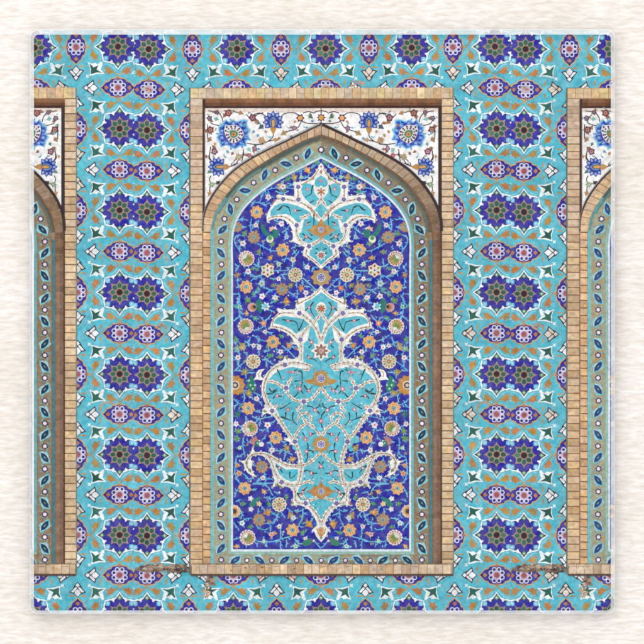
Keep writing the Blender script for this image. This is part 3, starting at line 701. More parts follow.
VINES = dict(
 a=[[(300, 600), (330, 545), (400, 545), (430, 480), (410, 400)], [(400, 545), (470, 580), (520, 560)], [(440, 470), (470, 400), (560, 370), (620, 360)], [(510, 470), (530, 420)]],
 b=[[(170, 300), (240, 320), (150, 350), (240, 370)], [(340, 240), (420, 225), (460, 170)], [(350, 215), (355, 150)], [(20, 400), (100, 430), (190, 400)], [(290, 160), (340, 130), (400, 120)], [(470, 110), (520, 80), (580, 30)], [(130, 260), (100, 290)]],
 c=[[(305, 160), (290, 240), (295, 320)], [(230, 275), (200, 262)], [(295, 300), (350, 260), (395, 210)], [(160, 370), (95, 400), (90, 480), (140, 560), (170, 620)], [(370, 480), (450, 520), (540, 570), (620, 580)], [(140, 560), (165, 500)], [(440, 530), (460, 460)], [(120, 190), (180, 165), (230, 180)], [(240, 265), (180, 290)]],
 d=[[(0, 180), (70, 205)], [(165, 330), (160, 400)], [(100, 345), (160, 300), (210, 240)], [(220, 550), (280, 520), (345, 510)], [(230, 625), (270, 590), (300, 560)], [(0, 330), (60, 360)]],
 e=[[(450, 290), (360, 320), (290, 380)], [(360, 320), (300, 290), (250, 280)], [(330, 150), (380, 180), (445, 190)], [(95, 250), (130, 200), (110, 170)], [(490, 540), (550, 490), (645, 480)], [(550, 490), (470, 460)], [(140, 645), (150, 550), (80, 540)], [(130, 330), (120, 370), (130, 420)], [(390, 190), (400, 110)], [(440, 395), (430, 330)], [(330, 525), (380, 520), (400, 480)], [(100, 455), (150, 460)], [(540, 340), (600, 345)], [(210, 310), (225, 260)]],
 f=[[(0, 240), (80, 240), (165, 240)], [(90, 200), (30, 120)], [(130, 130), (155, 85), (215, 85)], [(240, 120), (240, 195)], [(370, 335), (430, 380), (545, 495)], [(380, 120), (390, 200), (430, 200)], [(90, 290), (160, 290)], [(180, 510), (250, 550), (320, 610)], [(300, 490), (300, 570)], [(490, 260), (500, 200), (540, 195)], [(470, 490), (540, 495)], [(370, 430), (375, 380)], [(290, 390), (290, 430)], [(270, 60), (310, 10)], [(150, 360), (120, 310)], [(160, 195), (190, 225)], [(390, 440), (440, 445)]],
 g=[[(140, 0), (130, 60), (145, 180), (165, 265)], [(150, 230), (90, 285)], [(135, 180), (190, 210)], [(320, 475), (400, 530), (500, 560)], [(290, 500), (260, 600)], [(210, 555), (270, 590)], [(355, 410), (400, 400), (445, 375)], [(390, 570), (405, 530)], [(460, 300), (430, 250)], [(480, 300), (540, 240)], [(520, 150), (580, 170)], [(540, 70), (590, 50)], [(490, 430), (550, 450), (560, 480)], [(330, 270), (370, 265)], [(190, 270), (160, 240)], [(100, 600), (95, 560)]],
 i=[[(80, 350), (140, 290), (220, 230)], [(140, 290), (130, 180)], [(440, 200), (500, 200), (560, 140)], [(500, 205), (570, 255)], [(495, 220), (490, 280)], [(60, 210), (120, 190)], [(230, 440), (240, 360)], [(400, 50), (400, 130)], [(250, 160), (230, 110)], [(100, 340), (190, 350)], [(250, 370), (320, 365)], [(140, 40), (140, 120)], [(460, 90), (520, 90), (520, 40)], [(300, 440), (340, 500)], [(210, 590), (240, 640)]],
 j=[[(100, 20), (180, 80), (285, 190)], [(170, 25), (240, 40), (290, 30)], [(20, 40), (40, 100)]],
 k=[[(70, 110), (120, 160), (180, 190)], [(120, 180), (80, 220)], [(200, 160), (215, 80), (180, 20)], [(340, 270), (400, 285), (440, 295)], [(310, 340), (400, 375), (480, 355), (580, 340)], [(350, 420), (400, 375)], [(230, 335), (232, 400)], [(395, 140), (430, 180)], [(420, 390), (400, 440)], [(512, 480), (520, 540)], [(540, 430), (600, 400)], [(250, 60), (300, 90)], [(140, 270), (180, 265)], [(400, 510), (460, 520)], [(150, 460), (190, 480)], [(130, 540), (180, 500)], [(330, 30), (400, 60)]],
 m=[[(200, 20), (190, 120), (215, 240)], [(100, 275), (150, 260), (195, 230)], [(105, 290), (95, 380), (90, 470), (125, 575)], [(200, 490), (250, 530), (262, 600)], [(250, 75), (310, 80)], [(360, 610), (390, 560), (420, 540)], [(470, 450), (472, 520)], [(480, 552), (560, 552)], [(395, 270), (405, 330)], [(300, 365), (350, 380)], [(170, 620), (110, 560)], [(500, 90), (550, 80), (560, 130)], [(590, 180), (560, 220)], [(430, 60), (480, 10)], [(250, 555), (310, 545)], [(150, 60), (100, 50)], [(380, 600), (480, 610), (600, 600)]],
 n=[[(0, 185), (60, 190)], [(125, 310), (150, 200), (100, 180)], [(150, 200), (220, 230)], [(70, 230), (90, 190)], [(140, 100), (150, 160)], [(90, 60), (140, 80)]],
 o=[[(230, 15), (330, 25), (380, 60), (400, 110)], [(215, 70), (250, 75)], [(110, 250), (130, 300), (120, 320)], [(50, 370), (95, 430)], [(220, 330), (160, 340), (120, 370)], [(330, 380), (400, 375), (455, 325)], [(390, 450), (395, 400)], [(270, 545), (330, 550), (460, 545)], [(270, 600), (262, 560)], [(360, 600), (352, 555)], [(50, 530), (105, 515)], [(260, 395), (290, 430), (350, 440)], [(330, 500), (325, 550)], [(60, 140), (80, 80), (110, 40)], [(300, 210), (330, 250)], [(400, 290), (440, 300)], [(70, 180), (100, 165)], [(280, 240), (275, 290)], [(260, 540), (240, 500)], [(330, 140), (380, 150), (420, 150)]],
 p=[[(0, 545), (70, 520), (140, 505)], [(60, 410), (60, 510)], [(60, 540), (60, 610)], [(45, 270), (20, 340), (0, 375)], [(190, 260), (225, 270), (265, 255)], [(265, 240), (262, 330), (230, 390), (250, 415)], [(262, 280), (310, 300)], [(340, 370), (365, 320)], [(190, 520), (220, 560), (280, 570)], [(370, 540), (420, 600)], [(0, 90), (40, 100)], [(240, 465), (290, 455)], [(120, 240), (160, 270)], [(60, 270), (90, 310)], [(110, 600), (120, 550)], [(150, 595), (190, 590)], [(300, 500), (300, 530)]])
def FY(x):
    for (x0, y0), (x1, y1) in zip(FIELD[1:], FIELD[2:]):
        if min(x0, x1) <= x <= max(x0, x1) and abs(x1-x0) > .5: return y0+(y1-y0)*(x-x0)/(x1-x0)
    return 160
def pin(x, y, P):
    c = False
    for (x0, y0), (x1, y1) in zip(P, P[1:]+P[:1]):
        if (y0 > y) != (y1 > y) and x < (x1-x0)*(y-y0)/(y1-y0)+x0: c = not c
    return c
def fillers(P, n):
    xs = [p[0] for p in P]; ys = [p[1] for p in P]; k = 0; done = []
    for t in range(n*8):
        x, y = random.uniform(min(xs), max(xs)), random.uniform(min(ys), max(ys))
        if not pin(x, y, P) or any(abs(x-a)+abs(y-b) < 5 for a, b in done): continue
        done.append((x, y)); a = random.random()*6.3; k += 1
        stroke([(x, y), (x+2.0*math.cos(a), y+2.0*math.sin(a)), (x+3.4*math.cos(a+.5), y+3.4*math.sin(a+.5))], .8, (48, 84, 88), 2, .3)
        if k % 2: star(x, y, 5, 1.5, .9, (206, 150, 164), a); dot(x, y, .5, (244, 232, 236), 5)
        else: stroke([(x, y), (x-1.8*math.cos(a+.6), y-1.8*math.sin(a+.6))], .9, (216, 236, 236), 1)
        if k >= n: break
def panel_half():
    global CUR
    for k, L in VINES.items():
        for P in L:
            Q = C(k, *P); fv(Q)
            a = math.atan2(Q[-1][1]-Q[-2][1], Q[-1][0]-Q[-2][0])
            if random.random() < .95: tip(Q[-1][0], Q[-1][1], a+random.uniform(-.9, .9), 2.8)
            for i in range(1, len(Q)-1):
                for sg in random.choice([(-1.2,), (1.2,), (-1.1, 1.2)]): tip(Q[i][0], Q[i][1], a+sg, 3.0)
            m = lerp(Q[0], Q[1], .5); tip(m[0], m[1], math.atan2(Q[1][1]-Q[0][1], Q[1][0]-Q[0][0])+random.choice([-1, 1])*.9, 2.6)
    for t in range(230):
        x, y = random.uniform(236, 320), random.uniform(166, 546)
        if y < FY(x)+5: continue
        q = random.random()
        if q < .55: tip(x, y, random.random()*6.3, random.uniform(2.2, 3.4))
        elif q < .8: lf(x, y, random.uniform(1.2, 1.9), random.random()*6.3, random.choice([(72, 138, 124), (96, 150, 110), (166, 140, 96), (130, 150, 120)]))
        else: dot(x, y, random.uniform(.7, 1.1), random.choice([(214, 214, 226), (206, 140, 120), (170, 200, 220)]), 6)
    # small buds first, then large blossoms
    for k, x, y, r, c in (('b', 85, 335, 3.8, (206, 168, 104)), ('b', 260, 225, 3.9, (166, 146, 96)), ('b', 430, 130, 3.6, (218, 160, 90)), ('b', 180, 245, 3.2, (72, 136, 110)), ('b', 120, 395, 2.5, (80, 140, 90)), ('b', 545, 30, 3, (80, 150, 120)),
                          ('c', 215, 355, 3.3, (96, 140, 104)), ('c', 575, 490, 2.6, (110, 150, 110)), ('c', 400, 590, 3, (130, 140, 110)), ('c', 110, 260, 2.4, (90, 160, 140)), ('e', 545, 75, 2.9, (192, 148, 84)), ('e', 120, 295, 3, (166, 134, 90)), ('e', 320, 215, 2.4, (92, 138, 112)), ('e', 390, 480, 2.6, (86, 150, 150)), ('e', 260, 620, 3.2, (96, 140, 84)),
                          ('e', 330, 540, 2.6, (84, 150, 140)), ('e', 590, 430, 2.6, (120, 140, 100)), ('f', 350, 465, 3.2, (206, 128, 76)), ('f', 215, 430, 2.8, (140, 138, 90)), ('h', 160, 45, 4.0, (190, 146, 84)), ('h', 25, 20, 3, (110, 140, 90)), ('h', 95, 490, 2.4, (90, 160, 110)), ('h', 190, 610, 2.8, (210, 140, 90)), ('g', 240, 195, 2.4, (214, 158, 78)), ('g', 250, 30, 2.6, (100, 140, 80)), ('g', 105, 535, 3, (92, 146, 110)), ('g', 190, 610, 3.6, (150, 144, 96)),
                          ('g', 90, 105, 2.2, (84, 150, 150)), ('g', 345, 260, 2.8, (84, 156, 140)), ('i', 215, 360, 3.6, (156, 142, 84)), ('i', 540, 150, 2.9, (84, 150, 110)), ('i', 110, 60, 3.4, (130, 170, 150)), ('i', 180, 50, 3, (186, 158, 106)), ('i', 280, 625, 3, (130, 150, 100)), ('j', 80, 170, 2.8, (150, 146, 84)), ('j', 190, 20, 2.6, (206, 140, 74)), ('k', 260, 40, 3.4, (166, 146, 86)), ('k', 125, 310, 3.6, (56, 112, 106)), ('k', 130, 530, 3.2, (110, 150, 96)), ('k', 170, 15, 3, (150, 150, 90)), ('k', 110, 625, 3, (100, 150, 90)),
                          ('k', 350, 640, 3.6, (200, 130, 110)), ('n', 165, 155, 3.7, (164, 146, 90)), ('n', 235, 300, 3.6, (190, 150, 96)), ('m', 125, 30, 2.6, (90, 140, 80)), ('o', 365, 278, 4.0, (190, 138, 78)), ('o', 205, 412, 2.6, (84, 140, 84)), ('o', 140, 200, 2.8, (90, 142, 96)), ('o', 375, 200, 2.6, (76, 140, 90)), ('o', 80, 592, 2.5, (222, 160, 76)), ('o', 330, 88, 2.7, (220, 160, 100)), ('p', 322, 385, 4.2, (192, 148, 70)), ('p', 155, 312, 4.0, (170, 140, 90)), ('p', 265, 465, 2.4, (90, 150, 90)), ('p', 115, 140, 2.4, (92, 146, 90)), ('p', 10, 470, 2.0, (200, 140, 90))):
        p = C(k, (x, y))[0]; bud(p[0], p[1], r, c)
    for k, x, y, *o in (('c', 360, 245), ('c', 195, 482, 3.0), ('c', 600, 300), ('d', 95, 228, 2.9), ('d', 160, 400, 2.3, (150, 190, 226)), ('e', 260, 250, 2.8), ('e', 435, 405, 3.4, (170, 206, 216), (170, 150, 90)), ('e', 600, 585, 2.6), ('e', 440, 570, 3.0), ('f', 245, 100, 3.0, (214, 206, 206), (180, 150, 80)), ('f', 430, 195, 2.6),
                        ('f', 60, 345, 2.4), ('f', 410, 525, 2.6), ('f', 20, 585, 2.4), ('f', 60, 155, 2.3, (196, 226, 196), (90, 150, 90)), ('g', 460, 325, 3.0, (216, 140, 96), (236, 220, 200)), ('g', 480, 435, 2.2), ('g', 330, 612, 2.3), ('g', 400, 622, 2.3), ('g', 150, 112, 2.3, (150, 206, 190), (80, 150, 130)), ('i', 130, 175, 2.7), ('i', 400, 45, 2.3),
                        ('j', 85, 100, 2.6), ('k', 370, 112, 2.7), ('k', 105, 437, 2.6), ('k', 510, 450, 3.2), ('m', 150, 152, 1.9, (200, 236, 200), (100, 170, 90)), ('m', 122, 377, 2.2, (224, 160, 90), (190, 90, 70)), ('m', 142, 480, 2.9, (220, 170, 120), (190, 90, 90)), ('m', 450, 540, 2.5), ('m', 567, 180, 2.8), ('b', 115, 345, 3.0), ('b', 350, 220, 1.8, (190, 220, 190), (100, 160, 110)),
                        ('a', 520, 480, 3.0, (206, 206, 226)), ('o', 130, 378, 2.8, (210, 226, 220), (110, 170, 170)), ('o', 400, 482, 2.6, (222, 176, 160)), ('o', 330, 542, 1.8, (206, 236, 206), (90, 160, 110)), ('p', 50, 408, 2.4), ('p', 180, 330, 2.4, (214, 220, 226), (130, 170, 190)), ('p', 200, 590, 2.4, (190, 226, 206), (110, 160, 110)), ('p', 290, 520, 2.0)):
        p = C(k, (x, y))[0]; tiny(p[0], p[1], *o)
    TE = (44, 122, 116)
    poly(C('c', (420, 215), (470, 250), (500, 330), (560, 360), (645, 340), (645, 400), (560, 430), (480, 380), (430, 330)), TE); p = C('c', (565, 300))[0]; star(p[0], p[1], 5, 3.4, 2.0, (222, 176, 150)); p = C('c', (540, 430))[0]
    dot(p[0], p[1], 3.8, (222, 226, 196), 9); dot(p[0], p[1]-1.2, 2.2, (70, 150, 100), 8); p = C('d', (20, 330))[0]; ell(p[0], p[1], 4.2, 2.2, TE, .2)
    poly(C('g', (370, 30), (410, 0), (450, 60), (445, 160), (420, 210), (370, 150), (330, 100)), TE)
    p = C('g', (310, 120))[0]; dot(p[0], p[1], 4.6, (206, 160, 150), 10); dot(p[0]+1.4, p[1], 3.0, (176, 120, 76), 9); dot(p[0]+2.4, p[1]-.4, 1.7, (40, 60, 80), 8)
    p = C('g', (485, 110))[0]; star(p[0], p[1], 7, 5.0, 3.2, (206, 232, 236)); dot(p[0]-1.0, p[1]-.6, 2.6, (104, 190, 216), 8); dot(p[0]+1, p[1]+1, .9, (190, 90, 90), 5)
    poly(C('i', (270, 430), (320, 400), (330, 470), (370, 560), (350, 620), (300, 600), (240, 540)), (46, 128, 104)); 
    for x, y in ((270, 470), (290, 530), (350, 530), (320, 575)): p = C('i', (x, y))[0]; dot(p[0], p[1], 1.1, (176, 226, 216), 6)
    p = C('m', (335, 70))[0]; star(p[0], p[1], 7, 4.4, 3.4, (190, 128, 130)); p = C('m', (385, 100))[0]; ell(p[0], p[1], 3.4, 3.0, TE, .6); p = C('m', (430, 105))[0]; dot(p[0], p[1], 2.6, (234, 232, 236), 8)
    for x, y in ((405, 60), (380, 90)): p = C('m', (x, y))[0]; dot(p[0], p[1], .9, (180, 240, 190), 6)
    poly(C('o', (195, 200), (230, 160), (290, 135), (310, 145), (270, 190), (240, 225), (200, 230)), (52, 132, 124))
    for x, y, c in ((208, 152, (228, 226, 232)), (212, 250, (226, 228, 236)), (285, 200, (230, 200, 150))): p = C('o', (x, y))[0]; star(p[0], p[1], 5, 3.2, 1.9, c)
    poly(C('p', (255, 560), (290, 530), (340, 515), (360, 545), (330, 580), (280, 590)), (56, 128, 106)); p = C('p', (365, 540))[0]; dot(p[0], p[1], 1.4, (228, 200, 210), 7)
    for k, x, y, f, *o in (('c', 370, 80, fO), ('e', 235, 450, fO), ('d', 115, 565, fO), ('g', 580, 565, fO), ('k', 262, 235, fO), ('k', 615, 612, fO), ('o', 155, 58, fO), ('p', 172, 442, fO),
                           ('c', 333, 403, fT), ('f', 105, 480, fT), ('m', 435, 395, fT), ('o', 285, 348, fT), ('f', 275, 295, fW), ('i', 325, 225, fW), ('o', 472, 206, fW),
                           ('e', 240, 85, fR), ('g', 230, 365, fR, 8.2, -2.0), ('k', 285, 495, fR, 8.2, -.6), ('o', 180, 510, fR), ('e', 510, 235, fS)):
        p = C(k, (x, y))[0]; f(p[0], p[1], *o)
    p = C('c', (135, 270))[0]; fT(p[0]-1.5, p[1], 5.6)
    global CLIPS
    p = (235.2, 385.2); star(p[0], p[1], 10, 10.6, 8.6, (206, 138, 56))
    for k in range(10):
        a = math.pi*k/5; ell(p[0]+7*math.cos(a), p[1]+7*math.sin(a), 2, 1.2, (180, 150, 88), a, 7)
    dot(p[0], p[1], 4.6, (224, 206, 190), 10); dot(p[0], p[1], 3.3, (66, 60, 80), 8); dot(p[0], p[1], 1.8, (214, 190, 160), 7)
    p = (234.2, 511.2); star(p[0], p[1], 12, 6.8, 6, (222, 200, 170)); dot(p[0], p[1], 4.4, (206, 150, 90), 10); dot(p[0], p[1], 2.6, (80, 60, 60), 8)
def panel():
    global MIR
    F = smooth(FIELD[1:], 4)
    shp = [(233.0, 549.2)] + F + mirp(F)[1:] + [(2*AX-233.0, 549.2)]
    poly(shp, (42, 42, 158), 0)
    def inside(x, y, m=3):
        if not (236 < x < 406 and 165 < y < 546): return False
        xx = x if x < AX else 2*AX-x
        for (x0, y0), (x1, y1) in zip(FIELD[1:], FIELD[2:]):
            if min(x0, x1) <= xx <= max(x0, x1) and abs(x1-x0) > .5:
                t = (xx-x0)/(x1-x0); return y > y0+(y1-y0)*t+m+3
        return True
    for k in range(520):
        x, y = random.uniform(236, 406), random.uniform(165, 546)
        if inside(x, y, 4): ell(x, y, random.uniform(1.5, 5), random.uniform(1.2, 3.5), random.choice([(44, 52, 182), (58, 44, 150), (42, 36, 118), (66, 48, 160), (40, 60, 188), (48, 40, 140)]), random.random()*3, 8)
    for MIR in (False, True): panel_half()
    MIR = False
# ---------------- medallions
RIB = (244, 244, 240)
def ribbon(P, wd=3.4, sm=3, beads=True):
    stroke(P, wd+.8, (150, 176, 160), sm); stroke(P, wd, RIB, sm)
def beads(P, c=(190, 96, 84)):
    stroke(P, .75, (160, 132, 96), 3)
    D = resample(P, max(2, int(sum(math.hypot(b[0]-a[0], b[1]-a[1]) for a, b in zip(P, P[1:]))/4.2)))
    for k, (x, y) in enumerate(D[1:-1]): 
        ell(x, y, 1.15, .8, c if k % 2 == 0 else (158, 158, 104), random.random()*3, 6)
def spurs(P, wd, c=None, gap=4.6, h=1.5):
    D = resample(P, max(2, int(sum(math.hypot(b[0]-a[0], b[1]-a[1]) for a, b in zip(P, P[1:]))/gap))); N = normals(D)
    for k in range(1, len(D)-1):
        (x, y), (nx, ny) = D[k], N[k]; tx, ty = ny, -nx
        for sd in ((1, -1) if k % 2 else (-1,)):
            x1, y1 = x+nx*sd*wd*.42, y+ny*sd*wd*.42; f = random.choice((-.8, .8))
            poly([(x1-tx*1.3, y1-ty*1.3), (x1+nx*sd*h+tx*f, y1+ny*sd*h+ty*f), (x1+tx*1.3, y1+ty*1.3)], c or RIB)
def knot(x, y, r=2.6):
    star(x, y, 4, r*1.9, r*1.0, RIB, math.pi/4); star(x, y, 5, r*1.1, r*.85, (112, 104, 170), .4); dot(x, y, r*.4, (140, 120, 160), 6)
UP = [(321.1, 162.6), (318.6, 165.3), (317.6, 168.6), (315.6, 171.8), (311.6, 176.6), (307.6, 179.6), (302.9, 181.2), (298.2, 181.9), (293.2, 181.6), (294.2, 185.2), (293.9, 189), (294.2, 192.4), (294.4, 196.4), (288.6, 195.4), (282.6, 195.0), (277.4, 194.2), (277.2, 198.8), (274.2, 202.2), (271.0, 206.2), (267.8, 212.0), (266.2, 217.4), (266.9, 223.0), (269.6, 220.6), (274.2, 219.0), (278.7, 218.4), (284, 220.0), (288.8, 223.8), (291.7, 229.2), (292.8, 235.0), (292.6, 239.0), (290.6, 241.4), (296.0, 243.2), (300.2, 245.6), (304.8, 247.2), (303.0, 251), (302.8, 255.8), (307.2, 258.0), (312.6, 261.6), (317.0, 265.8), (321.1, 269.6)]
LOW = [(321.1, 284.6), (318.6, 288.4), (315.6, 291.6), (310.5, 295.2), (305, 297.3), (298.8, 298.4), (296.4, 301.7), (295.2, 305.8), (297.0, 309.4), (291.0, 309.2), (284, 309.6), (277.2, 307.8), (278.4, 312.6), (274.8, 316.2), (271.5, 321.3), (269.4, 328.6), (274.6, 328.6), (280.2, 330.4), (285.6, 332.8), (290.2, 336), (292.9, 340), (291.8, 343.9), (296.6, 344.8), (298.4, 348.2), (299.0, 354.2), (297.2, 358.4), (291.9, 359.0), (288.0, 357.8), (284.6, 355.6), (283.6, 359.2), (278.7, 362.4), (274.4, 365), (271.0, 368.0), (266.6, 372.7), (263.6, 377.4), (262.0, 382.8), (261.2, 388), (261.4, 393.7), (262.9, 398.6), (265.2, 403.4), (264.6, 407.2), (262.2, 409.2), (262.2, 415.6), (266.6, 413.2), (271.6, 414.4), (274.6, 417.4), (278.9, 423.4), (282.7, 429.6), (286.4, 434.3), (288.0, 437.4), (283.2, 439.7), (288.6, 441.6), (292.6, 445), (295.7, 450.8), (298, 458.5), (298.2, 463.4), (295.4, 464.4), (289.5, 463.4), (283.3, 461.4), (278.7, 458.5), (274, 455.8), (269.2, 453.0), (264.0, 451.6), (259, 451.8), (255.4, 452.0), (252.4, 447.0), (251.6, 450.2), (250.0, 453.4), (247.2, 456.6), (245.2, 460), (240.0, 461.2), (243.6, 464), (244.7, 468.6), (247.4, 472.9), (251.6, 475.6), (256.6, 477.0), (253.2, 472.6), (251.9, 467.4), (253.0, 461.9), (250.6, 459.2), (252.4, 456.2), (257.0, 455.0), (262.4, 455.8), (266.6, 458.7), (269.6, 463.2), (271.5, 469.4), (273, 475.6), (274.4, 480.4), (272.2, 486.9), (279.8, 486.1), (287.4, 486.9), (292.4, 489.6), (293.2, 496.1), (291.4, 505.8), (297, 505.0), (303, 506.0), (308.8, 509.8), (313.9, 516.6), (317.6, 524.6), (315, 526.8), (311.4, 530.2), (314.2, 531.8), (315.8, 536), (318.6, 539.6), (321.1, 542.2)]
def sym(P): return P + [(2*AX-x, y) for x, y in reversed(P)][1:-1] if abs(P[0][0]-AX) < .1 and abs(P[-1][0]-AX) < .1 else P
def ornament(x, y, rx, ry, c1=(196, 140, 66), c2=(160, 150, 100), blue=True, n=8):
    P = []
    for k in range(2*n):
        a = math.pi*k/n; f = 1.06 if k % 2 == 0 else .8; P.append((x+rx*f*math.cos(a), y+ry*f*math.sin(a)))
    poly(P, c1)
    for k in range(n):
        a = 2*math.pi*k/n; ell(x+rx*.66*math.cos(a), y+ry*.66*math.sin(a), rx*.18, ry*.14, c2, a, 7)
    r = min(rx, ry)*.48; dot(x, y, r, (216, 214, 226), 11); dot(x, y, r*.82, (78, 100, 176) if blue else (170, 84, 90), 10)
    for k in range(6): dot(x+r*.5*math.cos(k*1.05), y+r*.5*math.sin(k*1.05), r*.16, (220, 226, 240), 5)
    dot(x, y, r*.22, (196, 110, 110), 6)
def wh_flower(x, y, r, c=(204, 92, 70), c2=(120, 140, 84), n=6):
    star(x, y, n, r*1.25, r*.8, (232, 232, 226), math.pi/2)
    for k in range(n):
        a = math.pi/2+2*math.pi*k/n; ell(x+r*.5*math.cos(a), y+r*.5*math.sin(a), r*.34, r*.17, c if k % 2 == 0 else c2, a, 6)
    dot(x, y, r*.3, (214, 110, 70), 7)
TW = (36, 60, 62)
def twig(k, *P, wd=1.15): stroke(C(k, *P), wd*1.25, TW, 3, wd*.5)
def berry(k, x, y, r=1.7):
    p = C(k, (x, y))[0]; star(p[0], p[1], 5, r*1.35, r*.8, (196, 110, 130), random.random()); dot(p[0], p[1], r*.5, (240, 226, 232), 6)
def med_shape(P, ins=1.9):
    S = sym(P)
    spurs(P[1:-1], .6, RIB, 5.2, 1.3); spurs([(2*AX-x, y) for x, y in P[1:-1]], .6, RIB, 5.2, 1.3)
    poly(S, (176, 186, 170), 0); poly(inset(S, .4), RIB, 0)
    return S
def up_half():
    R = []
    T1 = C('b', (605, 200), (560, 225), (530, 260), (520, 310), (545, 345), (575, 350), (605, 330)); T1[0] = (321.1, T1[0][1]); T1[-1] = (321.1, T1[-1][1])
    poly(T1, TUR)
    poly(C('b', (385, 305), (430, 300), (475, 310), (510, 345), (515, 410), (560, 480), (590, 500), (565, 555), (530, 600), (470, 565), (400, 500), (365, 450), (352, 385), (362, 340)), TUR)
    poly([(321.1, 203.0), (317.6, 206.2), (314.8, 209.8), (317, 213.6), (321.1, 218)], TUR)
    poly([(270.2, 217.0), (270.8, 210.6), (274.2, 206.4), (279.2, 203.6), (285.4, 203.0), (291.8, 204.2), (298.6, 206.4), (305, 209.2), (310.4, 213), (311.8, 217), (305.8, 217.8), (301.4, 220), (299.8, 224), (296, 221), (291.4, 216.2), (285.8, 214.0), (279.8, 214.4), (274.6, 215.6)], TUR)
    poly(C('d', (390, 170), (430, 165), (480, 130), (520, 160), (560, 190), (605, 220), (605, 400), (540, 440), (450, 480), (370, 450), (330, 400), (300, 360), (350, 340), (370, 260)), TUR)
    poly([(321.1, 241.4), (316, 244), (312, 246.8), (310, 250.8), (309.4, 255.2), (314.6, 258.6), (318, 262.2), (321.1, 265.2)], TUR)
    for P in ([(314, 189), (312, 186)], ): pass
    ribs = [C('b', (600, 500), (570, 560), (540, 600)), C('d', (430, 0), (490, 40), (540, 100), (585, 160)), C('d', (600, 420), (540, 475), (450, 515)), C('d', (330, 150), (380, 145), (460, 105)),
            C('d', (290, 250), (290, 330), (320, 420), (380, 490)), [(271.6, 204), (276.5, 199.5), (284, 198.8), (291.5, 200.4), (299, 202), (305.4, 205), (311.4, 210.4), (317, 217.6)], [(298.6, 200.4), (298, 193), (298.4, 187.2), (303, 184.0), (309.2, 180.6), (314.6, 175.6), (318.8, 169.4)],
            [(268.4, 218.4), (273.8, 216.9), (280, 216.4), (286, 217.6), (291.4, 221.4), (295.6, 226)], [(304.8, 253), (309.6, 257.6), (315, 261.4), (319.8, 266)], [(306.6, 248.4), (306.2, 253.4)]]
    for P in ribs[:5]: ribbon(P, 2.4)
    for P in ribs[:5]: spurs(P, 2.4)
    for P in ribs: beads(P)
    for p in ((298.4, 199.6), (298.2, 187.0), (296.6, 225.4), (309.0, 246.2), (283.2, 199.2)): knot(*p, 2.4)
    twig('b', (505, 320), (485, 385), (475, 440), (395, 482)); twig('b', (462, 552), (520, 520)); berry('b', 430, 378); twig('b', (60, 640), (120, 590), (200, 612))
    twig('d', (150, 0), (195, 35), (215, 112)); twig('d', (35, 50), (75, 45), (105, 10)); berry('d', 275, 58, 1.8); twig('d', (285, 62), (355, 55)); twig('d', (512, 110), (515, 180), (508, 255)); twig('d', (425, 220), (482, 200)); berry('d', 430, 238, 1.4)
    berry('d', 415, 395, 2.0); twig('d', (370, 355), (402, 388)); twig('d', (380, 445), (410, 405)); twig('d', (490, 435), (425, 400)); twig('d', (495, 385), (455, 350)); twig('d', (535, 548), (580, 560)); twig('d', (530, 610), (570, 605))
    p = C('f', (545, 35))[0]; 
def accents(L):
    for x, y, a in L:
        a = math.radians(a); lf(x, y, 1.7, a, random.choice([(186, 110, 96), (150, 146, 92), (120, 130, 96)]))
        stroke([(x-2.6*math.cos(a), y-2.6*math.sin(a)), (x-1*math.cos(a), y-1*math.sin(a))], .6, (160, 130, 100), 1)
def up_med():
    global MIR
    med_shape(UP)
    for MIR in (False, True): up_half()
    MIR = False
    accents([(313, 178.4, -50), (329.2, 178.4, -130), (321.1, 172, 90)])
    wh_flower(321.1, 191.8, 5.2); stroke([(321.1, 196.5), (321.1, 201)], .8, (190, 110, 90), 1)
    dot(321.1, 166.6, 1.2, (196, 110, 110), 7)
    poly([(305.6, 230.6), (310.8, 228.8), (312.6, 225.6), (316.6, 225.2), (321.1, 218.4), (325.6, 225.2), (329.6, 225.6), (331.4, 228.8), (336.6, 230.6), (331.4, 231.6), (329.6, 234.6), (325.4, 235), (321.1, 239.6), (316.8, 235), (312.6, 234.6), (310.8, 231.6)], (186, 142, 82)); ornament(321.1, 229.6, 6.4, 6.2)
    wh_flower(321.1, 255.4, 4.4, (190, 90, 110), (70, 110, 120), 8); berry('b', 590, 262, 1.2)
    ornament(321.1, 277.4, 10.2, 9.0, (190, 144, 78), (150, 160, 116))
    star(321.1, 181.2, 5, 1.8, 1.0, (196, 130, 160))
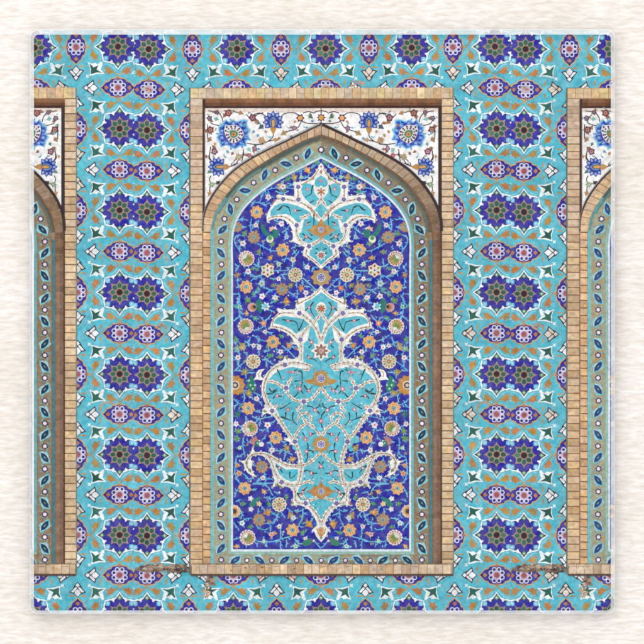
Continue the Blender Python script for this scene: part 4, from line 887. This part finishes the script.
def low_half():
    # interior turquoise cells
    poly([(321.1, 292.0), (316.4, 295.4), (311, 299.4), (304.8, 302.4), (304.6, 308.4), (309, 314.6), (314.2, 320), (316.6, 317), (319.8, 313.2), (315.4, 309), (317.2, 304), (321.1, 301.4)], TUR)
    poly([(321.1, 315.6), (317.4, 321.6), (319.6, 330.4), (321.1, 334.6)], TUR)
    poly([(273.6, 323.4), (275, 320), (278.7, 317.0), (285.6, 316.0), (291.9, 317.2), (298.8, 317.8), (304.2, 319.4), (309.8, 324.6), (305.6, 327.4), (300.8, 331.2), (296.2, 334.0), (290.6, 328.8), (284, 325.8), (278, 324.2)], TUR)
    poly([(310.6, 325.6), (314.2, 329.4), (316, 334.5), (318.4, 341), (317, 346), (312.8, 351.4), (316.0, 355.6), (319, 358.8), (321.1, 362), (321.1, 372), (309.4, 368.5), (303.6, 361.6), (303, 356), (303.6, 349), (303.4, 343.6), (308, 340), (309, 333)], TUR)
    body = [(321.1, 360), (312, 366), (306, 369.6), (300.4, 368.4), (292.4, 366.8), (285, 368.6), (278.6, 370.6), (273.2, 374.6), (269, 379.4), (266.2, 385), (265.6, 391), (267, 397), (270.6, 402.6), (276.6, 409.6), (280, 417.4), (285.6, 425.2), (290, 432), (293.2, 436.6), (297.4, 442.6), (300.6, 450), (302.6, 457.6), (303.8, 464.4), (303.6, 471), (302.4, 478.4), (299.6, 486.4), (298.0, 490.6), (298.2, 497), (302, 500.6), (308, 502.6), (313, 507), (318, 513.4), (321.1, 519.6)]
    poly(body, TUR); fillers(body, 62)
    poly([(275.2, 462.6), (280.4, 466.2), (286.4, 469.4), (292, 469), (298.2, 469.2), (298, 475), (296.8, 480.6), (291.6, 481.6), (285.2, 479.2), (279.4, 474.2), (276.4, 468)], TUR)
    for k in range(26):
        x, y = random.uniform(280, 318), random.uniform(374, 450); ell(x+ (0 if y < 410 else 6), y, random.uniform(2, 5), random.uniform(1.5, 4), random.choice([(104, 196, 214), (84, 184, 206), (96, 190, 220)]), random.random()*3, 8)
    curl = [(265.6, 379.2), (260.4, 380.2), (256.6, 379.4), (253.4, 379.8), (256.0, 376.4), (256.2, 372.8), (259, 369.8), (264.8, 368.8), (261.8, 372), (260.8, 376), (262.8, 378.0)]
    poly(curl, RIB); stroke([(259.4, 377), (258.6, 373.6), (261, 370.8)], .8, (180, 130, 90), 2)
    R = [
     [(299.6, 312.8), (305, 316.6), (311.3, 322), (315.9, 328.3), (318.6, 333.7), (320.3, 340), (321.0, 346)],
     [(320.8, 312.4), (317.5, 318.4), (314.4, 323)],
     [(301.2, 339), (303.6, 332.6), (309.4, 325.6)],
     [(298.6, 337.6), (301, 344), (301.2, 352), (301.4, 360.4)],
     [(270, 371.2), (278, 366.0), (284.9, 364.4), (292.6, 362.8), (299.6, 363), (305, 364.4), (310.4, 366.0), (307, 369.4), (303, 369.6)],
     [(267.6, 381.2), (274, 382), (278.7, 384), (282.5, 386.9), (286, 388.8), (289, 395.4), (295.4, 400.4), (303.8, 401.2), (312, 398.8), (317.2, 392.9), (321.0, 387.4)],
     [(285.8, 387.6), (289, 382.4), (292.2, 377.2)],
     [(303.4, 402), (300.4, 407.4), (296.6, 411.6)],
     [(297.6, 418.6), (300.4, 414.2), (305.4, 413.0), (309.4, 415.2), (311.0, 419.0), (309.6, 421.6)],
     [(302.2, 417.2), (306.6, 422.4), (312.8, 426.3), (317.5, 431.6), (321.0, 437.4)],
     [(306.6, 423.2), (300.4, 427.8), (296.4, 433.4), (294.2, 440)],
     [(264.4, 392), (267.6, 402.6), (272.3, 410.4), (278.4, 417.2), (283.4, 425), (288.6, 433), (294, 440.4), (297.6, 448), (300.3, 457), (301.2, 467), (300.2, 476), (298.4, 484)],
     [(272.3, 410.6), (274.6, 407.4), (278.2, 404.6)],
     [(299, 465.6), (304, 464.8), (309, 463), (313.4, 459.6), (317.5, 455.8), (321.0, 452.2)],
     [(266.8, 454.6), (274, 458.3), (281.8, 462.6), (289, 465.6), (299.8, 465.8)],
     [(266.2, 454.2), (270.7, 459.6), (273.2, 466.3), (275.4, 472.8), (278.6, 478.4), (282, 482.4)],
     [(275, 484.4), (281.5, 482.4), (291, 484.9), (300.3, 484.2), (308.4, 481.2), (313.6, 483.6)],
     [(294.4, 487.4), (295.6, 494), (295.6, 500), (299, 502.8), (305.6, 503.6), (311, 507.6), (316, 513.2), (319.2, 519.4), (321.1, 525)],
     [(305.8, 502.8), (308.6, 500.2), (314, 499.2), (318, 496.8), (321.0, 493.6)],
     [(299, 497.4), (301.6, 494.6), (304.2, 498.2)]]
    for P in R: ribbon(P, 2.3)
    for P in R: spurs(P, 2.5)
    for P in R: beads(P)
    for P in ([(297.4, 304.6), (304, 300.8), (311, 297.2), (316.8, 292.8), (320.6, 288)], [(272.6, 326), (273.6, 320), (279.4, 313.8), (287, 312.8), (294, 313.4)], [(271.6, 326.6), (279, 327.6), (286, 330.2), (292.4, 334.4), (297, 339)], [(263.8, 392), (264.0, 386), (266, 379), (270, 371.2)],
              [(265.4, 453.8), (258, 453.4), (252.6, 454.6), (247.8, 459), (246.6, 465), (249.4, 471)]): beads(P)
    for p in ((299.4, 313.2), (300.4, 339.6), (284.9, 364.8), (286.2, 388.0), (303.9, 401.6), (272.2, 410.7), (294.8, 441.6), (281.6, 482.0), (305.6, 503.2)): knot(*p, 2.5)
    beads([(316.6, 528.4), (318, 533), (321, 537)])
    twig('h', (108, 275), (180, 290), (265, 300), (300, 340), (315, 425)); twig('h', (315, 420), (350, 360), (385, 268)); berry('h', 180, 292, 1.6); twig('h', (510, 50), (472, 105), (482, 180), (525, 242)); berry('h', 452, 120, 1.7); berry('h', 468, 215, 1.3); twig('h', (400, 165), (440, 125)); twig('h', (440, 530), (470, 560), (478, 625)); berry('h', 482, 568, 1.9)
    twig('j', (432, 140), (455, 185), (500, 190), (558, 228)); berry('j', 448, 172, 1.6); twig('j', (445, 50), (485, 15)); twig('j', (40, 325), (75, 395), (95, 465)); stroke(C('j', (165, 365), (230, 360), (265, 355)), 1.6, (206, 130, 150), 2); twig('j', (260, 345), (305, 325)); berry('j', 245, 360, 1.6)
    twig('j', (315, 345), (358, 365), (362, 470), (355, 555)); twig('j', (262, 480), (345, 468)); berry('j', 330, 578, 2.4); twig('j', (385, 530), (440, 595), (492, 545)); berry('j', 450, 600, 1.7); twig('j', (350, 605), (380, 645)); twig('j', (0, 605), (50, 570))
    twig('i', (528, 570), (570, 615), (645, 600)); twig('k', (495, 50), (560, 45), (610, 20)); twig('k', (580, 110), (620, 60)); berry('l', 42, 75, 1.9); twig('l', (50, 78), (105, 82)); twig('l', (260, 95), (322, 25))
    twig('l', (78, 242), (150, 205), (220, 155), wd=1.0); berry('l', 180, 250, 2.0); twig('l', (88, 345), (160, 370), (225, 395)); twig('l', (150, 285), (152, 355)); twig('l', (248, 285), (240, 380), (305, 455)); twig('l', (425, 205), (480, 212), (520, 245)); twig('l', (530, 240), (580, 210), (582, 165)); berry('l', 525, 260, 2.0)
    twig('l', (555, 275), (600, 325), (605, 395)); twig('l', (590, 490), (603, 430)); twig('l', (365, 545), (398, 600)); berry('l', 475, 568, 2.0); twig('l', (480, 570), (540, 552)); berry('l', 405, 625, 2)
    twig('n', (425, 85), (440, 140), (425, 185)); berry('n', 405, 48, 2.0); berry('n', 420, 198, 2.0); twig('n', (430, 215), (432, 270), (405, 338)); twig('n', (440, 185), (485, 190), (512, 228)); twig('n', (22, 380), (75, 420), (115, 478)); berry('n', 70, 412, 1.6); twig('n', (205, 460), (212, 545), (305, 470), wd=1.0); twig('n', (385, 455), (430, 440), (480, 470)); berry('n', 482, 478, 1.9)
    twig('n', (490, 480), (565, 478)); twig('n', (575, 420), (610, 385)); twig('n', (575, 325), (600, 370))
    twig('p', (212, 98), (250, 165), wd=1); twig('p', (215, 106), (262, 108)); berry('p', 265, 92, 1.6); twig('p', (265, 80), (308, 45))
def low_med():
    global MIR
    med_shape(LOW)
    for MIR in (False, True): low_half()
    MIR = False
    accents([(297.6, 302.5, 100), (344.6, 302.5, 80), (292, 341, 40), (350.2, 341, 140), (265, 411.2, 10), (377.2, 411.2, 170), (246.6, 463, -100), (395.6, 463, -80), (250, 470.4, 60), (392.2, 470.4, 120), (292.6, 503, 60), (349.6, 503, 120), (286.8, 357.8, -100), (355.4, 357.8, -80), (277.6, 485.4, 0), (364.6, 485.4, 180)])
    wh_flower(321.1, 308.6, 5.2, (196, 90, 70), (130, 120, 70), 8)
    wh_flower(321.1, 350.8, 8.4, (160, 92, 84), (150, 110, 90), 8); ornament(321.1, 350.8, 5.0, 5.0, (150, 104, 92), (170, 140, 110), False); dot(321.1, 357.5, 1.2, (60, 120, 80), 6)
    poly([(304.4, 381.2), (309, 378.6), (314, 380), (314, 384.6), (308, 383.4)], (194, 146, 66)); poly([(337.8, 381.2), (333.2, 378.6), (328.2, 380), (328.2, 384.6), (334.2, 383.4)], (194, 146, 66))
    ornament(321.1, 378.6, 8.6, 8.8); ornament(321.1, 444.2, 9.2, 8.4)
    poly([(306.4, 491.4), (311.6, 489.6), (313.2, 486.4), (317.4, 487), (321.1, 482), (324.8, 487), (329, 486.4), (330.6, 489.6), (335.8, 491.4), (330.6, 493), (329, 496), (324.8, 496), (321.1, 500), (317.4, 496), (313.2, 496), (311.6, 493)], (196, 130, 60)); ornament(321.1, 491.4, 6.6, 6.4, (196, 136, 66))
    berry('l', 605, 400, 2.2); berry('n', 605, 392, 1.9)
    star(321.1, 530.6, 7, 4.4, 3.4, (206, 176, 130)); dot(321.1, 530.4, 2.0, (214, 130, 80), 8); poly([(317.6, 533.4), (324.6, 533.4), (321.1, 537)], (214, 150, 70)); poly([(319.4, 537), (322.8, 537), (321.1, 539.6)], (70, 150, 100))

NICHES = []
for dx in (-377, 0, 377):
    DX = dx; MIR = False; CLIPS = [(1, 0, -25), (-1, 0, 620)]
    st = random.getstate()
    subs = []
    for nm, f in (("brick_frame", frame), ("spandrel", spandrel), ("brick_arch", arch), ("flower_panel", panel), ("arch_border", border), ("crest_medallion", up_med), ("vase_medallion", low_med)):
        random.seed(len(nm)*13+5)
        if f is border: CUR = bp; f(); continue
        if f is panel: bp = part("arch_border"); border_ground(); subs.append(bp)
        if f is panel: CLIPS = [(1, 0, -(232.6+dx)), (-1, 0, 409.6+dx)] + CLIPS
        p = part(nm); f(); subs.append(p)
        if f is panel: CLIPS = CLIPS[2:]
    NICHES.append((dx, subs))
DX = 0
open("/tmp/lv.txt","w").write(f"{LV.max()} {LV.mean()}")
print("levels", LV.max(), "faces", sum(len(p.F) for p in PARTS))
build(TP, coaster)
for dx, subs in NICHES:
    root = bpy.data.objects.new("printed_niche", None); scene.collection.objects.link(root); root.parent = coaster
    root["label"] = {-377: "printed arched niche cut off by the left edge of the coaster", 0: "whole printed arched niche in the middle of the coaster", 377: "printed arched niche cut off by the right edge of the coaster"}[dx]
    for p in subs: build(p, root)
